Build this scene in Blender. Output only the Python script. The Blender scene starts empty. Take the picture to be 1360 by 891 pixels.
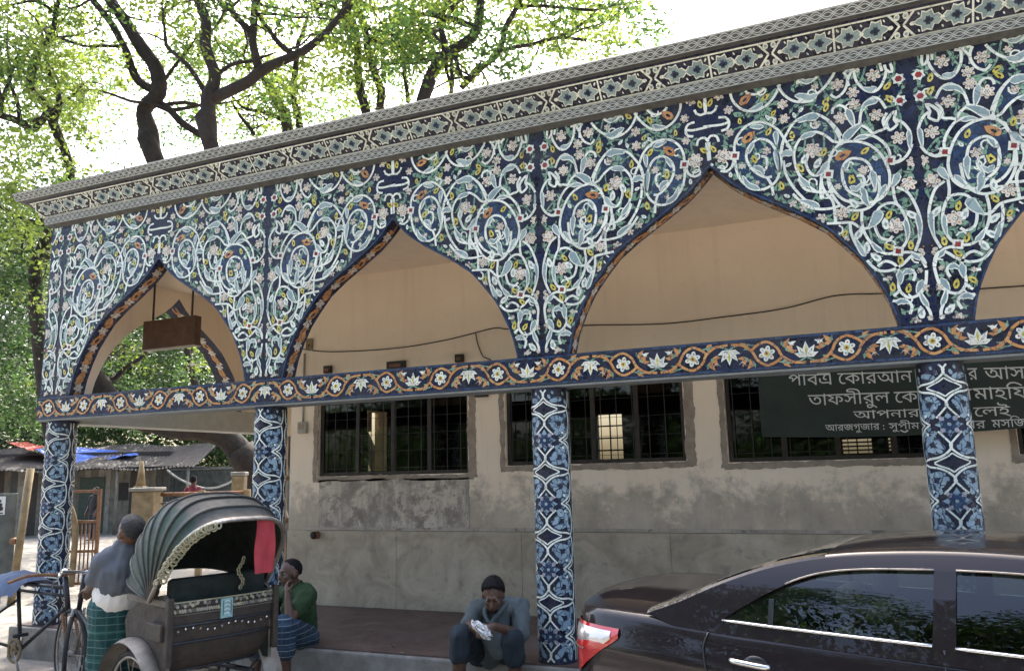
import bpy, bmesh, math, random
from mathutils import Vector, Matrix, noise as mnoise
from mathutils.geometry import tessellate_polygon
C = bpy.context.scene.collection
SCN = bpy.context.scene
PI = math.pi
rnd = random.Random(7)

# ------------------------------------------------------------------ camera, sky, sun, exposure
CAM = Vector((1.1157467, -5.93789612, 1.742))
FWD = Vector((-0.38127093, 0.9086447, 0.17028591))
RGT = Vector((0.92028408, 0.39054795, -0.02344154))
UPV = Vector((0.08780484, -0.14777383, 0.98511583))
FPX = 1048.9948
cd = bpy.data.cameras.new('camera'); cam = bpy.data.objects.new('camera', cd); C.objects.link(cam)
cd.sensor_width = 36; cd.lens = FPX / 1360 * 36; cd.clip_start = 0.05; cd.clip_end = 2000
cam.matrix_world = Matrix(((RGT.x, UPV.x, -FWD.x, CAM.x), (RGT.y, UPV.y, -FWD.y, CAM.y), (RGT.z, UPV.z, -FWD.z, CAM.z), (0, 0, 0, 1)))
SCN.camera = cam
SUN_EL, SUN_AZ = math.radians(57), math.radians(-30)      # azimuth from +y towards +x
w = bpy.data.worlds.new('World'); SCN.world = w; w.use_nodes = True
nt = w.node_tree; bg = nt.nodes['Background']
sky = nt.nodes.new('ShaderNodeTexSky'); sky.sky_type = 'NISHITA'; sky.sun_disc = False
sky.sun_elevation = SUN_EL; sky.sun_rotation = SUN_AZ; sky.dust_density = 6; sky.air_density = 1.0; sky.ozone_density = 1.0
nt.links.new(sky.outputs[0], bg.inputs[0]); bg.inputs[1].default_value = 0.15
sl = bpy.data.lights.new('sun', 'SUN'); sl.energy = 2.6; sl.angle = math.radians(.5); sl.color = (1, .94, .84)
so = bpy.data.objects.new('sun', sl); C.objects.link(so)
sdir = Vector((math.sin(SUN_AZ) * math.cos(SUN_EL), math.cos(SUN_AZ) * math.cos(SUN_EL), math.sin(SUN_EL)))
so.rotation_euler = sdir.to_track_quat('Z', 'Y').to_euler()
SCN.view_settings.view_transform = 'Standard'; SCN.view_settings.look = 'None'
SCN.view_settings.exposure = 2.45; SCN.view_settings.gamma = 1
SCN.cycles.max_bounces = 8; SCN.cycles.transparent_max_bounces = 12
SCN.cycles.use_denoising = True

def ray(px, py): return FWD + RGT * ((px - 680) / FPX) + UPV * ((445.5 - py) / FPX)
def at(px, py, D): return CAM + ray(px, py) * D
def aty(px, py, y):
    d = ray(px, py); return CAM + d * ((y - CAM.y) / d.y)
def atx(px, py, x):
    d = ray(px, py); return CAM + d * ((x - CAM.x) / d.x)
def atz(px, py, z):
    d = ray(px, py); return CAM + d * ((z - CAM.z) / d.z)

# ------------------------------------------------------------------ materials
class NT:
    def __init__(s, name):
        s.m = bpy.data.materials.new(name); s.m.use_nodes = True; s.t = s.m.node_tree
        s.b = s.t.nodes['Principled BSDF']; s.out = s.t.nodes['Material Output']
        s.co = s.n('ShaderNodeTexCoord').outputs['Object']
    def n(s, t, **k):
        o = s.t.nodes.new(t)
        for a, v in k.items(): setattr(o, a, v)
        return o
    def l(s, a, b): s.t.links.new(a, b)
    def set(s, node, **k):
        for a, v in k.items():
            i = node.inputs[a.replace('_', ' ')]
            if hasattr(v, 'links') or isinstance(v, bpy.types.NodeSocket): s.l(v, i)
            else: i.default_value = v
        return node
    def noise(s, scale, detail=5, rough=.6, vec=None, dist=0):
        x = s.n('ShaderNodeTexNoise'); x.inputs['Scale'].default_value = scale; x.inputs['Detail'].default_value = detail
        x.inputs['Roughness'].default_value = rough; x.inputs['Distortion'].default_value = dist
        s.l(vec or s.co, x.inputs['Vector']); return x.outputs[0]
    def vor(s, scale, feature='F1', vec=None, rand=1.0):
        x = s.n('ShaderNodeTexVoronoi', feature=feature); x.inputs['Scale'].default_value = scale; x.inputs['Randomness'].default_value = rand
        s.l(vec or s.co, x.inputs['Vector']); return x
    def ramp(s, fac, stops):
        x = s.n('ShaderNodeValToRGB'); e = x.color_ramp.elements
        while len(e) < len(stops): e.new(.5)
        for i, (p, c) in enumerate(stops):
            e[i].position = p; e[i].color = (*c, 1) if not isinstance(c, (int, float)) else (c, c, c, 1)
        s.l(fac, x.inputs[0]); return x.outputs[0]
    def mix(s, fac, a, b, mode='MIX'):
        x = s.n('ShaderNodeMix', data_type='RGBA', blend_type=mode)
        for sock, v in ((x.inputs[0], fac), (x.inputs[6], a), (x.inputs[7], b)):
            if isinstance(v, bpy.types.NodeSocket): s.l(v, sock)
            elif isinstance(v, (int, float)): sock.default_value = v
            else: sock.default_value = (*v, 1)
        return x.outputs[2]
    def math(s, op, a, b=None):
        x = s.n('ShaderNodeMath', operation=op)
        for sock, v in ((x.inputs[0], a), (x.inputs[1], b)):
            if v is None: continue
            if isinstance(v, bpy.types.NodeSocket): s.l(v, sock)
            else: sock.default_value = v
        return x.outputs[0]
    def mapping(s, scale=(1, 1, 1), loc=(0, 0, 0), rot=(0, 0, 0)):
        x = s.n('ShaderNodeMapping'); x.inputs['Scale'].default_value = scale; x.inputs['Location'].default_value = loc; x.inputs['Rotation'].default_value = rot
        s.l(s.co, x.inputs['Vector']); return x.outputs[0]
    def xyz(s):
        x = s.n('ShaderNodeSeparateXYZ'); s.l(s.co, x.inputs[0]); return x.outputs
    def bump(s, h, strength=.3, dist=.01):
        x = s.n('ShaderNodeBump'); x.inputs['Strength'].default_value = strength; x.inputs['Distance'].default_value = dist
        s.l(h, x.inputs['Height']); s.l(x.outputs[0], s.b.inputs['Normal']); return x
    def col(s, c):
        if isinstance(c, bpy.types.NodeSocket): s.l(c, s.b.inputs['Base Color'])
        else: s.b.inputs['Base Color'].default_value = (*c, 1)
    def rough(s, r):
        if isinstance(r, bpy.types.NodeSocket): s.l(r, s.b.inputs['Roughness'])
        else: s.b.inputs['Roughness'].default_value = r

M = {}
def simple(name, c, r=.6, metal=0, var=.25, scale=8, bump=.15, spec=None, bscale=None, coat=0):
    k = NT(name)
    n = k.noise(scale, 6, .65)
    k.col(k.ramp(n, [(.3, tuple(x * (1 - var) for x in c)), (.7, tuple(min(1, x * (1 + var)) for x in c))]))
    k.rough(k.ramp(k.noise(scale * 2.3, 4), [(.3, max(0, r - .12)), (.7, min(1, r + .12))]))
    k.b.inputs['Metallic'].default_value = metal
    if spec is not None: k.b.inputs['Specular IOR Level'].default_value = spec
    if coat: k.b.inputs['Coat Weight'].default_value = coat; k.b.inputs['Coat Roughness'].default_value = .03
    if bump: k.bump(k.noise(bscale or scale * 4, 6, .7), bump, .006)
    M[name] = k.m; return k.m

def tile(name, c0, c1, scale, grout=(.10, .10, .11), gw=.045, r=.22, tilt=.10, rect=False, spec=.32):
    """broken glazed tile pieces: each piece its own tone and a slightly different lie, thin grout lines between"""
    k = NT(name); k.b.inputs['Specular IOR Level'].default_value = spec
    jit = k.n('ShaderNodeVectorMath', operation='ADD')
    nz = k.n('ShaderNodeTexNoise'); nz.inputs['Scale'].default_value = 3; k.l(k.co, nz.inputs['Vector'])
    sc = k.n('ShaderNodeVectorMath', operation='SCALE'); sc.inputs['Scale'].default_value = .02; k.l(nz.outputs[1], sc.inputs[0])
    k.l(k.co, jit.inputs[0]); k.l(sc.outputs[0], jit.inputs[1])
    v = k.vor(scale, 'F1', jit.outputs[0], .55 if rect else 1.0); e = k.vor(scale, 'DISTANCE_TO_EDGE', jit.outputs[0], .55 if rect else 1.0)
    sep = k.n('ShaderNodeSeparateColor'); k.l(v.outputs['Color'], sep.inputs[0])
    dirt = k.noise(2.2, 8, .7)
    base = k.ramp(sep.outputs[0], [(0.0, c0), (1.0, c1)])
    base = k.mix(k.ramp(dirt, [(.45, 0.0), (.75, .35)]), base, (.16, .15, .14))
    g = k.ramp(e.outputs['Distance'], [(0, 1.0), (gw, 1.0), (gw * 1.6, 0.0)])
    k.col(k.mix(g, base, grout))
    k.rough(k.mix(g, k.ramp(k.noise(30, 3), [(.3, r * .6), (.7, r * 1.7)]), (.85, .85, .85)))
    # each piece lies at its own small tilt
    geo = k.n('ShaderNodeNewGeometry')
    cen = k.n('ShaderNodeVectorMath', operation='SUBTRACT'); k.l(v.outputs['Color'], cen.inputs[0]); cen.inputs[1].default_value = (.5, .5, .5)
    s2 = k.n('ShaderNodeVectorMath', operation='SCALE'); s2.inputs['Scale'].default_value = tilt; k.l(cen.outputs[0], s2.inputs[0])
    ad = k.n('ShaderNodeVectorMath', operation='ADD'); k.l(geo.outputs['Normal'], ad.inputs[0]); k.l(s2.outputs[0], ad.inputs[1])
    nm = k.n('ShaderNodeVectorMath', operation='NORMALIZE'); k.l(ad.outputs[0], nm.inputs[0])
    b = k.n('ShaderNodeBump'); b.inputs['Strength'].default_value = .5; b.inputs['Distance'].default_value = .003
    h = k.ramp(e.outputs['Distance'], [(0, 0.0), (gw * 2, 1.0)])
    k.l(h, b.inputs['Height']); k.l(nm.outputs[0], b.inputs['Normal']); k.l(b.outputs[0], k.b.inputs['Normal'])
    M[name] = k.m; return k.m

tile('tile_navy', (.0022, .003, .012), (.009, .016, .062), 17, grout=(.03, .034, .05), rect=True, r=.3)
tile('tile_mid', (.012, .028, .078), (.034, .075, .165), 20, grout=(.035, .045, .06), r=.3)
tile('tile_white', (.70, .75, .67), (.86, .89, .80), 9, grout=(.34, .35, .34), gw=.012)
tile('tile_cream', (.62, .56, .46), (.80, .74, .63), 13, grout=(.16, .15, .14), gw=.02)
tile('tile_pale', (.23, .335, .35), (.38, .48, .48), 10, grout=(.2, .26, .29), gw=.015)
tile('tile_sky', (.16, .265, .37), (.32, .44, .53), 16, grout=(.06, .07, .09), gw=.035)
tile('tile_green', (.15, .29, .20), (.26, .42, .30), 16, grout=(.08, .10, .09), gw=.03)
tile('tile_yellow', (.58, .48, .07), (.72, .64, .16), 20, grout=(.2, .18, .1), gw=.02)
tile('tile_orange', (.50, .22, .075), (.62, .33, .13), 15, grout=(.14, .10, .08), gw=.025)
tile('tile_red', (.22, .02, .02), (.36, .04, .04), 20, gw=.02)
tile('tile_black', (.010, .011, .02), (.022, .028, .07), 14, grout=(.045, .045, .06))
tile('tile_lilac', (.36, .34, .42), (.5, .46, .5), 20, gw=.02)
simple('moulding_grey', (.088, .088, .082), .75, var=.35, scale=14, bump=.3)
simple('moulding_line', (.46, .50, .49), .6, var=.2, scale=18, bump=.1)
simple('soffit_grey', (.22, .24, .24), .7, var=.15)
simple('side_beam_paint', (.40, .42, .38), .6, var=.1)

def wall_mat():
    k = NT('plaster_beige')
    n1 = k.noise(1.1, 7, .62); n2 = k.noise(9, 6, .7)
    c = k.ramp(n1, [(.3, (.78, .66, .51)), (.7, (.86, .745, .59))])
    st = k.noise(1, 6, .65, k.mapping((7, 7, .55)))          # rain streaks run down
    c = k.mix(k.ramp(st, [(.52, 0.0), (.75, .2)]), c, (.40, .34, .27))
    c = k.mix(k.ramp(n2, [(.6, 0.0), (.8, .25)]), c, (.36, .31, .25))
    # old grime and bare plaster below the sills, with a ragged upper edge
    X, Y, Z = k.xyz()
    lowm = k.math('ADD', k.math('MULTIPLY', k.math('SUBTRACT', 1.80, Z), 1.1), k.math('MULTIPLY', k.math('SUBTRACT', k.noise(3.2, 9, .72, None, .2), .5), 2.2))
    old = k.ramp(k.noise(2.1, 9, .72), [(.3, (.27, .228, .178)), (.5, (.43, .365, .285)), (.7, (.58, .50, .40))])
    old = k.mix(k.ramp(k.noise(1, 6, .7, k.mapping((8, 8, .9))), [(.5, 0.0), (.72, .55)]), old, (.24, .21, .175))
    c = k.mix(k.ramp(lowm, [(.15, 0.0), (.5, .85)]), c, old)
    c = k.mix(k.ramp(k.noise(6.5, 10, .8), [(.63, 0.0), (.66, .6)]), c, k.mix(k.ramp(lowm, [(.0, 0.0), (.3, 1.0)]), c, (.22, .19, .155)))
    k.col(c); k.rough(.85); k.bump(k.noise(22, 8, .7), .18, .01); M['plaster_beige'] = k.m
    # lower wall: grey weathered band with worn paint, mottled slabs below
    k = NT('plaster_weathered')
    c = k.ramp(k.noise(1.6, 8, .68), [(.28, (.26, .235, .20)), (.5, (.42, .375, .315)), (.72, (.56, .50, .42))])
    c = k.mix(k.ramp(k.noise(1, 6, .7, k.mapping((9, 9, .8))), [(.5, 0.0), (.72, .6)]), c, (.20, .185, .165))
    c = k.mix(k.ramp(k.noise(5.5, 9, .75, None, .8), [(.57, 0.0), (.60, .75)]), c, (.16, .15, .135))
    k.col(c); k.rough(.9); k.bump(k.noise(16, 8, .75), .3, .012); M['plaster_weathered'] = k.m
    k = NT('plaster_peeled')
    f = k.noise(4.2, 12, .82, None, .15)
    c = k.ramp(f, [(.40, (.24, .205, .165)), (.485, (.33, .285, .235)), (.505, (.55, .485, .395)), (.66, (.64, .57, .47))])
    st2 = k.noise(1, 6, .7, k.mapping((5, 5, .7))); c = k.mix(k.ramp(st2, [(.48, 0.0), (.62, .75)]), c, (.30, .265, .225))
    c = k.mix(k.ramp(k.noise(17, 8, .75), [(.5, 0.0), (.7, .5)]), c, (.27, .235, .19))
    k.col(c); k.rough(.92); k.bump(f, .5, .015); M['plaster_peeled'] = k.m
    k = NT('stone_slab')
    c = k.ramp(k.noise(2.4, 9, .66, None, .9), [(.28, (.28, .225, .16)), (.5, (.43, .36, .265)), (.7, (.56, .485, .375))])
    c = k.mix(k.ramp(k.noise(7, 8, .7), [(.56, 0.0), (.66, .6)]), c, (.22, .20, .17))
    k.col(c); k.rough(.6); k.bump(k.noise(30, 5), .12, .006); M['stone_slab'] = k.m
    simple('cement_raw', (.30, .25, .195), .95, var=.3, scale=9, bump=.5)
    k = NT('floor_red')
    c = k.ramp(k.noise(2.5, 8, .7), [(.3, (.060, .036, .031)), (.7, (.11, .068, .056))])
    c = k.mix(k.ramp(k.noise(5, 9, .75), [(.5, 0.0), (.72, .7)]), c, (.15, .13, .11))
    c = k.mix(k.ramp(k.noise(1, 7, .7, k.mapping((1.2, 14, 1))), [(.6, 0.0), (.7, .4)]), c, (.05, .035, .03))
    k.col(c); k.rough(k.ramp(k.noise(5), [(.3, .4), (.7, .75)])); k.bump(k.noise(25, 6), .15, .006); M['floor_red'] = k.m
    k = NT('ground_dirt')
    c = k.ramp(k.noise(.9, 10, .7), [(.3, (.16, .145, .125)), (.55, (.26, .235, .20)), (.75, (.34, .31, .265))])
    c = k.mix(k.ramp(k.noise(14, 8, .75), [(.5, 0.0), (.7, .5)]), c, (.12, .105, .09))
    k.col(c); k.rough(.92); k.bump(k.noise(20, 10, .75), .5, .02); M['ground_dirt'] = k.m
wall_mat()
simple('concrete', (.21, .20, .175), .9, var=.35, scale=5, bump=.4)
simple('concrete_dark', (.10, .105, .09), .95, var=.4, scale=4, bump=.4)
simple('ochre', (.22, .165, .09), .85, var=.35, scale=7, bump=.3)
simple('rust', (.20, .10, .05), .85, var=.4, scale=14, bump=.3)
simple('iron_black', (.022, .021, .02), .5, metal=.3, var=.3, scale=20)
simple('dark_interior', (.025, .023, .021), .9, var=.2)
simple('frame_brown', (.030, .023, .018), .6, var=.3)
simple('tin_roof', (.05, .043, .038), .7, var=.4, scale=6, bump=.2)
simple('wood_grey', (.13, .12, .10), .9, var=.35, scale=5, bump=.4)
simple('wood_dark', (.036, .028, .022), .75, var=.4, scale=12, bump=.3)
simple('tarp_blue', (.025, .10, .42), .55, var=.25, scale=6, bump=.2)
simple('tarp_red', (.48, .07, .045), .6, var=.2, scale=6, bump=.2)
simple('cable', (.03, .027, .024), .7)
simple('cable_pale', (.30, .31, .30), .6)
simple('plastic_grey', (.36, .34, .29), .55, var=.15)
simple('sign_brown', (.10, .055, .035), .75, var=.3)
simple('notice_white', (.62, .63, .62), .7, var=.08)
simple('banner_green', (.006, .017, .012), .55, var=.3, scale=3, bump=.2)
simple('letter_white', (.56, .58, .55), .6, var=.08)
simple('rubber', (.025, .025, .026), .85, var=.3)
simple('chrome', (.62, .63, .64), .16, metal=1, var=.05, bump=0)
simple('steel_worn', (.30, .28, .26), .45, metal=.8, var=.3, scale=20)
simple('steel_dark', (.03, .033, .04), .45, metal=.4, var=.3, scale=20)
simple('hood_grey', (.046, .048, .045), .65, var=.35, scale=9, bump=.4)
simple('hood_green', (.020, .040, .029), .6, var=.35, scale=9, bump=.35)
simple('hood_lining', (.010, .016, .014), .9, var=.3)
simple('cloth_red', (.33, .035, .045), .85, var=.15, scale=10, bump=.3)
simple('plate_blue', (.22, .40, .42), .5, var=.3, scale=40)
simple('brass', (.30, .29, .19), .6, metal=.1, var=.35, scale=40)
simple('mudguard_grey', (.20, .18, .155), .6, metal=.2, var=.35, scale=10)
simple('cover_blue', (.035, .065, .13), .75, var=.35, scale=8, bump=.4)
simple('cloth_white', (.72, .71, .69), .9, var=.1, scale=12, bump=.3)
simple('skin', (.105, .055, .036), .55, var=.18, scale=12, bump=.1)
simple('hair_black', (.008, .007, .007), .75, var=.5, scale=60, bump=.5, bscale=120, spec=.2)
simple('hair_grey', (.018, .018, .019), .7, var=.7, scale=70, bump=.8, bscale=120)
simple('eye_white', (.16, .14, .125), .3, var=.05, bump=0)
simple('shirt_bluegrey', (.085, .102, .105), .88, var=.2, scale=6, bump=.35)
simple('shirt_green', (.022, .052, .016), .88, var=.25, scale=6, bump=.35)
simple('shirt_slate', (.095, .11, .135), .9, var=.15, scale=6, bump=.3)
simple('trousers_dark', (.016, .026, .036), .88, var=.25, scale=6, bump=.35)
simple('foil', (.6, .6, .6), .25, metal=.8, var=.3, scale=50, bump=.9)
simple('shirt_maroon', (.20, .035, .05), .9)
simple('shirt_black', (.02, .02, .022), .9)

def plaid(name, base, line, line2, sx=26, sz=20):
    k = NT(name); X, Y, Z = k.xyz()
    def stripes(v, s, wd):
        return k.ramp(k.math('FRACT', k.math('MULTIPLY', v, s)), [(0, 1.0), (wd, 1.0), (wd + .03, 0.0), (1, 0.0)])
    c = k.ramp(k.noise(9), [(.3, tuple(x * .8 for x in base)), (.7, tuple(x * 1.2 for x in base))])
    c = k.mix(k.math('MULTIPLY', stripes(Z, sz, .1), .55), c, line)
    c = k.mix(k.math('MULTIPLY', stripes(Z, sz / 3.7, .1), .5), c, line2)
    c = k.mix(k.math('MULTIPLY', stripes(k.math('ADD', X, Y), sx / 2.5, .12), .45), c, line2)
    k.col(c); k.rough(.9); k.bump(k.noise(18), .3, .01); M[name] = k.m
plaid('lungi_teal', (.012, .060, .062), (.16, .28, .27), (.04, .14, .14))
plaid('lungi_blue', (.015, .035, .062), (.36, .42, .46), (.05, .09, .14))

def leaf_mat(name, c, t):
    k = NT(name); tr = k.n('ShaderNodeBsdfTranslucent'); mx = k.n('ShaderNodeMixShader'); mx.inputs[0].default_value = .55
    n = k.noise(1.3, 3); n2 = k.n('ShaderNodeObjectInfo')
    k.col(k.ramp(n, [(.3, tuple(x * .6 for x in c)), (.7, tuple(x * 1.4 for x in c))])); k.rough(.5)
    k.l(k.ramp(n, [(.3, tuple(x * .7 for x in t)), (.7, tuple(min(1, x * 1.3) for x in t))]), tr.inputs[0])
    k.l(k.b.outputs[0], mx.inputs[1]); k.l(tr.outputs[0], mx.inputs[2]); k.l(mx.outputs[0], k.out.inputs[0]); M[name] = k.m
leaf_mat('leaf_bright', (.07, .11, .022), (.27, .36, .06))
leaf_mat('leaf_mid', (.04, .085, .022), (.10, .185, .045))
leaf_mat('leaf_dark', (.022, .05, .016), (.035, .075, .02))  # dark leaf colour also carries the shade of low and far foliage
simple('bark', (.030, .023, .019), .95, var=.5, scale=6, bump=.9, bscale=14)

def paint_mat():
    k = NT('car_paint')
    fl = k.noise(900, 2)
    k.col(k.ramp(fl, [(.35, (.0075, .0055, .0065)), (.7, (.016, .011, .014))])); k.rough(.3)
    k.b.inputs['Coat Weight'].default_value = .75; k.b.inputs['Coat IOR'].default_value = 1.4; k.b.inputs['Coat Roughness'].default_value = .015
    k.b.inputs['Specular IOR Level'].default_value = .15
    b = k.bump(k.noise(3.0, 3), .02, .02); M['car_paint'] = k.m
    k = NT('car_glass')
    gl = k.n('ShaderNodeBsdfGlossy'); gl.inputs['Roughness'].default_value = .01; gl.inputs[0].default_value = (1, 1, 1, 1)
    tr = k.n('ShaderNodeBsdfTransparent'); tr.inputs[0].default_value = (.30, .36, .33, 1)
    fr = k.n('ShaderNodeFresnel'); fr.inputs[0].default_value = 1.5
    mx = k.n('ShaderNodeMixShader'); f2 = k.math('MULTIPLY', fr.outputs[0], 1.25); k.t.nodes[-1].use_clamp = True
    k.l(f2, mx.inputs[0]); k.l(tr.outputs[0], mx.inputs[1]); k.l(gl.outputs[0], mx.inputs[2]); k.l(mx.outputs[0], k.out.inputs[0]); M['car_glass'] = k.m
    k = NT('lamp_red'); k.col((.42, .012, .012)); k.rough(.12); k.b.inputs['Coat Weight'].default_value = 1; M['lamp_red'] = k.m
    v = k.vor(45); k.bump(v.outputs['Distance'], .08, .01)
    k = NT('lamp_clear'); k.col((.5, .47, .46)); k.rough(.15); k.b.inputs['Coat Weight'].default_value = 1
    k.b.inputs['Metallic'].default_value = .45; v = k.vor(35); k.bump(v.outputs['Distance'], .12, .01); M['lamp_clear'] = k.m
    k = NT('window_glass')
    gl = k.n('ShaderNodeBsdfGlossy'); gl.inputs['Roughness'].default_value = .03
    tr = k.n('ShaderNodeBsdfTransparent'); tr.inputs[0].default_value = (.55, .55, .52, 1)
    fr = k.n('ShaderNodeFresnel'); mx = k.n('ShaderNodeMixShader'); k.l(fr.outputs[0], mx.inputs[0])
    k.l(tr.outputs[0], mx.inputs[1]); k.l(gl.outputs[0], mx.inputs[2]); k.l(mx.outputs[0], k.out.inputs[0]); M['window_glass'] = k.m
paint_mat()
simple('car_seat', (.16, .15, .125), .8)
simple('trim_black', (.012, .012, .013), .35, var=.1, bump=0)

# ------------------------------------------------------------------ mesh helpers
class MB:
    """collects polygons with material slots; build() links ONE mesh object"""
    def __init__(s): s.v = []; s.f = []; s.m = []; s.sm = []; s.names = []
    def mi(s, name):
        if name not in s.names: s.names.append(name)
        return s.names.index(name)
    def add(s, vs, fs, mat, smooth=False):
        o = len(s.v); s.v += [tuple(x) for x in vs]; i = s.mi(mat)
        for f in fs: s.f.append(tuple(a + o for a in f)); s.m.append(i); s.sm.append(smooth)
    def box(s, lo, hi, mat, bev=0.0, mtx=None):
        x0, y0, z0 = lo; x1, y1, z1 = hi; b = min(bev, (x1 - x0) * .45, (y1 - y0) * .45, (z1 - z0) * .45)
        if b <= 0:
            vs = [(x0, y0, z0), (x1, y0, z0), (x1, y1, z0), (x0, y1, z0), (x0, y0, z1), (x1, y0, z1), (x1, y1, z1), (x0, y1, z1)]
            fs = [(0, 3, 2, 1), (4, 5, 6, 7), (0, 1, 5, 4), (1, 2, 6, 5), (2, 3, 7, 6), (3, 0, 4, 7)]
        else:
            bm = bmesh.new(); bmesh.ops.create_cube(bm, size=1)
            for v in bm.verts: v.co = Vector(((x0 + x1) / 2 + v.co.x * (x1 - x0), (y0 + y1) / 2 + v.co.y * (y1 - y0), (z0 + z1) / 2 + v.co.z * (z1 - z0)))
            bmesh.ops.bevel(bm, geom=bm.edges[:], offset=b, segments=2, affect='EDGES', profile=.5)
            bm.verts.index_update(); vs = [v.co.copy() for v in bm.verts]; fs = [[v.index for v in f.verts] for f in bm.faces]; bm.free()
        if mtx: vs = [mtx @ Vector(v) for v in vs]
        s.add(vs, fs, mat)
    def tube(s, pts, r, mat, n=8, cap=True, smooth=True):
        pts = [Vector(p) for p in pts]; rs = r if isinstance(r, (list, tuple)) else [r] * len(pts)
        vs = []; fs = []; prev = None
        for i, p in enumerate(pts):
            t = (pts[min(i + 1, len(pts) - 1)] - pts[max(i - 1, 0)]).normalized()
            if prev is None: a = t.orthogonal().normalized()
            else:
                a = (prev - t * prev.dot(t))
                a = a.normalized() if a.length > 1e-6 else t.orthogonal().normalized()
            prev = a; b = t.cross(a)
            for j in range(n):
                th = 2 * PI * j / n; vs.append(p + (a * math.cos(th) + b * math.sin(th)) * rs[i])
        for i in range(len(pts) - 1):
            for j in range(n): fs.append((i * n + j, i * n + (j + 1) % n, (i + 1) * n + (j + 1) % n, (i + 1) * n + j))
        if cap: fs.append(tuple(range(n))[::-1]); fs.append(tuple((len(pts) - 1) * n + j for j in range(n)))
        s.add(vs, fs, mat, smooth)
    def ring(s, c, axis, R, r, mat, n=36, k=8):
        c = Vector(c); ax = Vector(axis).normalized(); a = ax.orthogonal().normalized(); b = ax.cross(a); vs = []; fs = []
        for i in range(n):
            th = 2 * PI * i / n; d = a * math.cos(th) + b * math.sin(th)
            for j in range(k):
                ph = 2 * PI * j / k; vs.append(c + d * (R + r * math.cos(ph)) + ax * (r * math.sin(ph)))
        for i in range(n):
            for j in range(k): fs.append((i * k + j, ((i + 1) % n) * k + j, ((i + 1) % n) * k + (j + 1) % k, i * k + (j + 1) % k))
        s.add(vs, fs, mat, True)
    def sheet(s, pts, mat, smooth=True):
        """grid of points rows x cols"""
        nr, nc = len(pts), len(pts[0]); vs = [p for r in pts for p in r]
        s.add(vs, [(i * nc + j, i * nc + j + 1, (i + 1) * nc + j + 1, (i + 1) * nc + j) for i in range(nr - 1) for j in range(nc - 1)], mat, smooth)
    def ball(s, c, r, mat, sc=(1, 1, 1), n=12, mtx=None):
        bm = bmesh.new(); bmesh.ops.create_uvsphere(bm, u_segments=n, v_segments=max(6, n * 2 // 3), radius=1); bm.verts.index_update()
        vs = [Vector((v.co.x * r * sc[0], v.co.y * r * sc[1], v.co.z * r * sc[2])) for v in bm.verts]
        if mtx: vs = [mtx @ v for v in vs]
        s.add([v + Vector(c) for v in vs], [[v.index for v in f.verts] for f in bm.faces], mat, True); bm.free()
    def build(s, name, parent=None, loc=None):
        me = bpy.data.meshes.new(name); me.from_pydata(s.v, [], s.f)
        for n in s.names: me.materials.append(M[n])
        me.polygons.foreach_set('material_index', s.m); me.polygons.foreach_set('use_smooth', s.sm); me.update()
        o = bpy.data.objects.new(name, me); C.objects.link(o)
        if parent is not None:
            o.parent = parent
            o.matrix_parent_inverse = Matrix.Translation(-parent.location) if parent.type == 'EMPTY' and parent.parent is None else Matrix()
        return o
def tag(o, label=None, cat=None, group=None, kind=None):
    for k, v in (('label', label), ('category', cat), ('group', group), ('kind', kind)):
        if v: o[k] = v
    return o
def thing(name, label, cat, loc=(0, 0, 0), group=None):
    o = bpy.data.objects.new(name, None); C.objects.link(o); o.location = loc; o.empty_display_size = .2
    bpy.context.view_layer.update()
    return tag(o, label, cat, group)
def catmull(pts, step=.02, closed=False):
    P = [Vector(p) for p in pts]; out = []
    n = len(P)
    if n < 3 and not closed:
        L = (P[1] - P[0]).length; k = max(1, int(L / step)); return [P[0].lerp(P[1], i / k) for i in range(k + 1)]
    rng = range(n if closed else n - 1)
    for i in rng:
        p0 = P[(i - 1) % n] if closed or i > 0 else P[0] * 2 - P[1]; p1 = P[i]; p2 = P[(i + 1) % n]
        p3 = P[(i + 2) % n] if closed or i + 2 < n else P[-1] * 2 - P[-2]
        k = max(1, int((p2 - p1).length / step))
        for j in range(k):
            t = j / k
            out.append(.5 * ((2 * p1) + (p2 - p0) * t + (2 * p0 - 5 * p1 + 4 * p2 - p3) * t * t + (3 * p1 - p0 - 3 * p2 + p3) * t ** 3))
    out.append(P[0].copy() if closed else P[-1].copy())
    return out

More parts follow.
